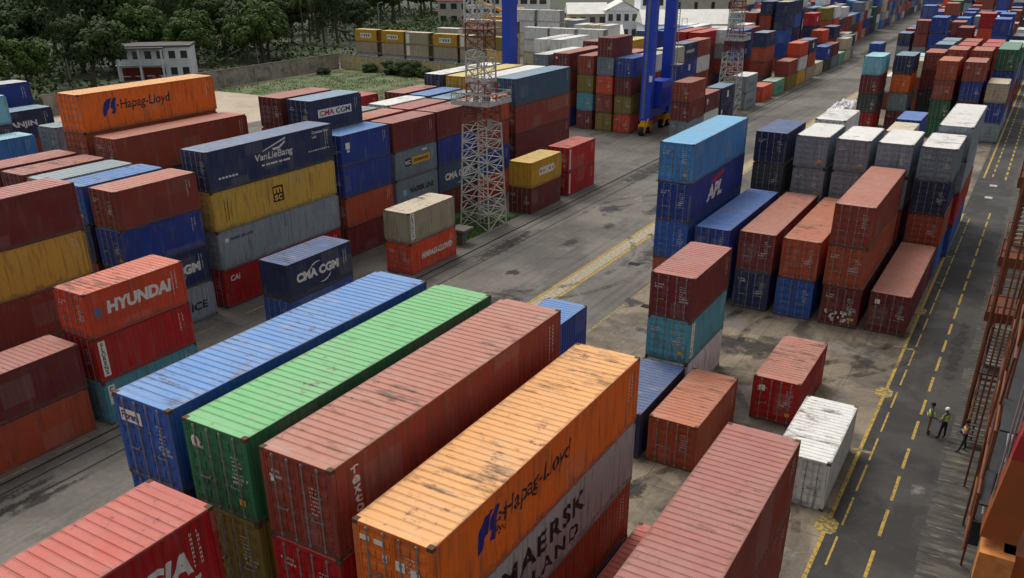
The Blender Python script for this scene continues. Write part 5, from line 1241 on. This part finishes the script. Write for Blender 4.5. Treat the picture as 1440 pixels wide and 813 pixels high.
def conduit(b):
    for k in range(5): b.bar((1.5+k*.13, 31, 3.9+k*.2), (1.5+k*.13, 44, 4.1+k*.3), .035, 5)
    for k in range(4): b.bar((1.62+k*.12, 30.2+k*.2, 0.4), (1.66+k*.12, 30.2+k*.2, 20), .04, 5)
qpart('cable_conduit', M['galv'], conduit)
for gx in ((1.35, 2.2, 33.0, 34.3, 1.2, 2.3), (1.4, 2.3, 36.5, 37.6, 3.2, 4.2), (1.3, 2.0, 40.6, 41.8, 4.2, 5.4), (1.6, 2.3, 31.2, 32.2, 4.6, 5.6)): qpart('equipment_box', M['darksteel'], lambda b: b.box(*gx))
qpart('walkway', M['darksteel'], lambda b: (b.box(1.3, 2.3, 30.5, 44.7, 4.55, 4.62), b.box(1.3, 2.3, 30.5, 44.7, 7.6, 7.67)))
qpart('main_girder', M['ctan'], lambda b: (b.box(1.2, 4.0, 18, 72, 40, 43), b.box(14, 16.5, 18, 72, 40, 43)))  # unseen overhead girders, added out of frame to shade the quay
qpart('overhead_shade_floor', M['darksteel'], lambda b: b.box(1.2, 16.5, 24, 66, 39.6, 39.9))  # unseen floor below the girders, added to block light from above
# more landside platforms farther along the rail
for k, (yb, zs) in enumerate([(62.5, (5.5, 9.0)), (75.0, (6.5, 10.5))]):
    c2 = empty('access_platform', (1.2, yb, 0)); tag(c2, ['orange railed access tower beyond the stair, nearer one', 'orange railed access tower beyond the stair, farther one'][k], 'platform')
    for z in zs:
        b = MB(); b.box(-.9, 1.2, -1.6, 1.6, z, z+.1); b.box(-.93, -.88, -1.6, 1.6, z-.3, z+.25); b.box(-.9, 1.2, -1.65, -1.6, z-.3, z+.25); b.build('platform', M['corange'], c2)
        b = MB()
        for zz in (z+.55, z+1.1): b.bar((-.9, -1.6, zz), (-.9, 1.6, zz), .03, 5); b.bar((-.9, -1.6, zz), (1.2, -1.6, zz), .03, 5)
        for yy in (-1.6, 0, 1.6): b.bar((-.9, yy, z), (-.9, yy, z+1.1), .03, 5)
        b.build('railing', M['corange'], c2)
    for xx, yy in ((-.6, -1.4), (1.0, -1.4), (-.6, 1.4), (1.0, 1.4)): b = MB(); b.bar((xx, yy, 0), (xx, yy, zs[-1]+3), .08, 6); b.build('post', M['corange'], c2)
b = MB(); b.box(2.82, 2.90, -60, 400, .0, .09); tag(b.build('crane_rail', M['darksteel']), kind='structure')

# ------------------------------------------------------------------ people
M['skin'] = simple('skin', (120, 82, 60), .6, bump=0); M['hiviz'] = simple('hi_viz_cloth', (205, 235, 60), .8, 0, .15, 6); M['hivizo'] = simple('hi_viz_amber_cloth', (240, 170, 50), .8, 0, .15, 6); M['hairm'] = simple('dark_hair', (25, 20, 18), .9, bump=0)
M['jeans'] = simple('dark_trousers', (34, 38, 52), .9, 0, .2, 8); M['khaki'] = simple('khaki_trousers', (128, 106, 86), .9, 0, .2, 8); M['helmet'] = simple('white_helmet', (235, 235, 232), .35, 0, .05); M['shirt'] = simple('blue_shirt', (70, 90, 120), .9, 0, .2, 8); M['boot'] = simple('black_boot', (20, 20, 20), .8, 0, .1); M['refl'] = simple('reflective_band', (215, 218, 220), .4, 0, .1)
def skin_obj(name, verts, edges, radii, mat, parent, rootv=0, lv=1):
    me = bpy.data.meshes.new(name); me.from_pydata(verts, edges, []); o = bpy.data.objects.new(name, me); col.objects.link(o)
    mo = o.modifiers.new('s', 'SKIN'); mo.use_smooth_shade = True
    sv = me.skin_vertices[0].data
    for i, r_ in enumerate(radii): sv[i].radius = (r_, r_) if not isinstance(r_, tuple) else r_; sv[i].use_root = (i == rootv)
    su = o.modifiers.new('u', 'SUBSURF'); su.levels = lv; su.render_levels = lv
    dg = bpy.context.evaluated_depsgraph_get(); m2 = bpy.data.meshes.new_from_object(o.evaluated_get(dg))
    bpy.data.objects.remove(o); bpy.data.meshes.remove(me); m2.materials.clear()
    for m_ in (mat if isinstance(mat, list) else [mat]): m2.materials.append(m_)
    for p in m2.polygons: p.use_smooth = True
    return link(name, m2, parent)
def person(x, y, rz, pose, vest, trousers, helmet, label):
    root = empty('person', (x, y, 0), rz); tag(root, label, 'person', 'dock workers standing by the crane'); root.scale = (1.0, 1.0, 1.0)
    la, ra = pose['arms']; ls, rs = pose['legs']; hd = pose.get('head', 0)
    V = [(0,0,.96), (0,.01,1.12), (0,.01,1.30), (0,0,1.44), (0,hd*.3,1.52), (0,.01+hd,1.60), (0,.015+hd,1.70),
         (-.10,0,.90), (-.11+ls[0],ls[1]*.5,.50), (-.12+ls[0],ls[1],.09), (-.13+ls[0],ls[1]+.15,.04),
         (.10,0,.90), (.11+rs[0],rs[1]*.5,.50), (.12+rs[0],rs[1],.09), (.13+rs[0],rs[1]+.15,.04),
         (-.19,0,1.40), la[0], la[1], (.19,0,1.40), ra[0], ra[1]]
    Eg = [(0,1),(1,2),(2,3),(3,4),(4,5),(5,6),(0,7),(7,8),(8,9),(9,10),(0,11),(11,12),(12,13),(13,14),(3,15),(15,16),(16,17),(3,18),(18,19),(19,20)]
    Rr = [(.15,.11),(.14,.10),(.16,.11),(.12,.09),.055,.085,.082,.095,.065,.048,.04,.095,.065,.048,.04,.062,.045,.034,.062,.045,.034]
    for hand_i, base in ((17, la[1]), (20, ra[1])):
        bx = Vector(base); eb = Vector(la[0] if hand_i == 17 else ra[0]); d = (bx-eb).normalized(); sidev = d.cross(Vector((0, 1, .2))).normalized()
        n0 = len(V); V.append(tuple(bx+d*.08)); Eg.append((hand_i, n0)); Rr.append((.038, .018))
        for fi, (off, ln) in enumerate(((-.03, .07), (-.01, .085), (.01, .08), (.03, .06))):
            n1 = len(V); p1 = bx+d*.10+sidev*off; V.append(tuple(p1)); V.append(tuple(p1+d*ln+Vector((0, .015, 0)))); Eg += [(n0, n1), (n1, n1+1)]; Rr += [.009, .008]
        n1 = len(V); V.append(tuple(bx+d*.04+sidev*-.05)); Eg.append((hand_i, n1)); Rr.append(.011)
    body = skin_obj('body', V, Eg, Rr, [M['skin'], trousers, M['boot'], M['shirt']], root)
    for p in body.data.polygons:
        c = p.center
        if c.z < .12: p.material_index = 2
        elif c.z < .99 and abs(c.x) < .26: p.material_index = 1
        elif .99 <= c.z < 1.46: p.material_index = 3 if abs(c.x) < .27 and c.z > 1.0 else 0
    vt = skin_obj('vest', [(0,0,1.0),(0,.01,1.15),(0,.01,1.32),(-.12,0,1.43),(.12,0,1.43)], [(0,1),(1,2),(2,3),(2,4)], [(.20,.16),(.19,.155),(.21,.16),(.11,.12),(.11,.12)], [vest], root)
    b = MB(); b.box(-.19, .19, -.175, -.165, 1.10, 1.15); b.box(-.19, .19, .170, .180, 1.10, 1.15); b.build('reflective_band', M['refl'], vt)
    bmh = bmesh.new(); bmesh.ops.create_uvsphere(bmh, u_segments=16, v_segments=10, radius=.118)
    for v in list(bmh.verts):
        if v.co.z < -.02: v.co.z = -.02 if helmet else v.co.z*.3-.02; v.co.x *= 1.12 if helmet else .98; v.co.y *= 1.18 if helmet else .98
    me = bpy.data.meshes.new('h'); bmh.to_mesh(me); bmh.free(); me.materials.append(M['helmet'] if helmet else M['hairm'])
    for p in me.polygons: p.use_smooth = True
    link('helmet' if helmet else 'hair', me, root, loc=(0, .01+hd, 1.70))
    # face: nose, eyes and ears are part of the head
    b = MB(); b.box(-.014, .014, .085+hd, .12+hd, 1.60, 1.645); b.build('nose', M['skin'], root)
    for s in (-1, 1):
        b = MB(); b.box(s*.034-.012, s*.034+.012, .088+hd, .096+hd, 1.648, 1.66); b.build('eye', M['hairm'], root)
        b = MB(); b.box(s*.088-.012, s*.088+.012, -.01+hd, .025+hd, 1.61, 1.665); b.build('ear', M['skin'], root)
    return root
person(-1.25, 43.9, R(-80), dict(arms=(((-.27,.03,1.13),(-.22,.20,.98)), ((.27,.03,1.13),(.20,.22,1.02))), legs=((-.02,.02),(.03,-.03))), M['hiviz'], M['khaki'], False, 'person in a lime vest and khaki trousers, bareheaded, leftmost of the three workers')
person(-.55, 43.7, R(60), dict(arms=(((-.30,-.05,1.16),(-.20,.12,1.0)), ((.27,.0,1.12),(.28,.08,.86))), legs=((-.05,.06),(.04,-.04))), M['hiviz'], M['jeans'], True, 'person in a lime vest and white helmet, middle of the three workers')
person(.48, 42.9, R(110), dict(arms=(((-.27,.08,1.15),(-.16,.28,1.02)), ((.28,.06,1.15),(.18,.28,1.0))), legs=((-.05,.22),(.04,-.20)), head=.03), M['hivizo'], M['jeans'], False, 'person in an amber vest walking beside the orange crane stair')

# ------------------------------------------------------------------ containers too many or too far to count, as one mass
fr = random.Random(99); names_ = ['brown', 'maroon', 'navy', 'royal', 'rust', 'red', 'blue', 'grey', 'brown', 'slate', 'orangered', 'dgreen', 'white', 'maroon', 'royal', 'cream', 'navy', 'lightblue']
def fadd(x, y, z, L, H, nm):
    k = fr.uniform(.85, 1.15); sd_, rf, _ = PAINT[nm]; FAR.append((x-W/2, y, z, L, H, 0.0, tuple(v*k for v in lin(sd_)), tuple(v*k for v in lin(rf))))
for ix in range(8):
    x = -3.4-3.05*ix - (0 if ix < 6 else .4)
    y = 200.5+fr.uniform(0, 2)
    while y < 520:
        n = fr.choice([2, 3, 3, 4, 4, 5]); 
        if fr.random() > .08:
            for k in range(n): fadd(x-(y-200)*.03, y, k*2.5+.012, 6.058, 2.48, fr.choice(names_))
        y += 6.6 if fr.random() < .8 else 13
for ix in range(9):
    x = -46.5-3.1*ix; y = 236.0
    while y < 480:
        n = fr.choice([2, 3, 4, 4, 5])
        if fr.random() > .1:
            for k in range(n): fadd(x-(y-230)*.03, y, k*2.5+.012, 6.058, 2.48, fr.choice(names_))
        y += 6.7
FV, FF, FC = [], [], []
def fbox(Mx, x0, x1, y0, y1, z0, z1, c, ct, top=True):
    n = len(FV)
    for p_ in [(x0,y0,z0),(x1,y0,z0),(x1,y1,z0),(x0,y1,z0),(x0,y0,z1),(x1,y0,z1),(x1,y1,z1),(x0,y1,z1)]: FV.append(tuple(Mx @ Vector(p_)))
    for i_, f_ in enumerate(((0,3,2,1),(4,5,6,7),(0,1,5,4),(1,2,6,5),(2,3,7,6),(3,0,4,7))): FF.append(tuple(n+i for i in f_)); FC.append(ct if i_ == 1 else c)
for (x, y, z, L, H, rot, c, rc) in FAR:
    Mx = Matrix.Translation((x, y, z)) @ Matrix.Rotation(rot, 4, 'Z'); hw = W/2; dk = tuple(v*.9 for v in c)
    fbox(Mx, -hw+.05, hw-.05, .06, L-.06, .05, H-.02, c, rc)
    for sx in (-1, 1):
        xa, xb = (hw-.12, hw) if sx > 0 else (-hw, -hw+.12)
        fbox(Mx, xa, xb, 0, .13, 0, H, dk, rc); fbox(Mx, xa, xb, L-.13, L, 0, H, dk, rc)
        fbox(Mx, (hw-.06 if sx > 0 else -hw), (hw if sx > 0 else -hw+.06), .13, L-.13, H-.09, H-.003, dk, rc)
        if y < 300:
            n_ = int((L-.4)/.56)
            for i_ in range(n_): 
                ya = .3+i_*.56; fbox(Mx, (hw-.049 if sx > 0 else -hw+.012), (hw-.012 if sx > 0 else -hw+.049), ya, ya+.28, .15, H-.1, c, c)
    fbox(Mx, -hw+.12, hw-.12, .0, .08, H-.11, H-.003, dk, rc); fbox(Mx, -.02, .02, .03, .059, .1, H-.11, (.03, .03, .03), c)
    for xx in (-.75, -.32, .32, .75): fbox(Mx, xx-.018, xx+.018, .035, .059, .1, H-.12, (.28, .27, .26), c)
me = bpy.data.meshes.new('container_mass'); me.from_pydata(FV, [], FF)
at = me.color_attributes.new('paint', 'FLOAT_COLOR', 'CORNER')
buf = []
for c in FC: buf += [*c, 1.0]*4
at.data.foreach_set('color', buf)
fm = NB('distant_container_paint'); ca = fm.node('ShaderNodeVertexColor', layer_name='paint').outputs[0]; gp = fm.node('ShaderNodeNewGeometry').outputs['Position']
c = fm.mix(fm.ramp(fm.noise(gp, .6, 3), .35, .7, 0, .3), ca, (.2, .18, .16)); c = fm.mix(fm.ramp(fm.noise(gp, 2.4, 6, .7), .58, .66, 0, .5), c, (.08, .05, .04)); fm.color(c); fm.rough(.65)
me.materials.append(fm.m)
tag(link('container_mass', me), kind='stuff')
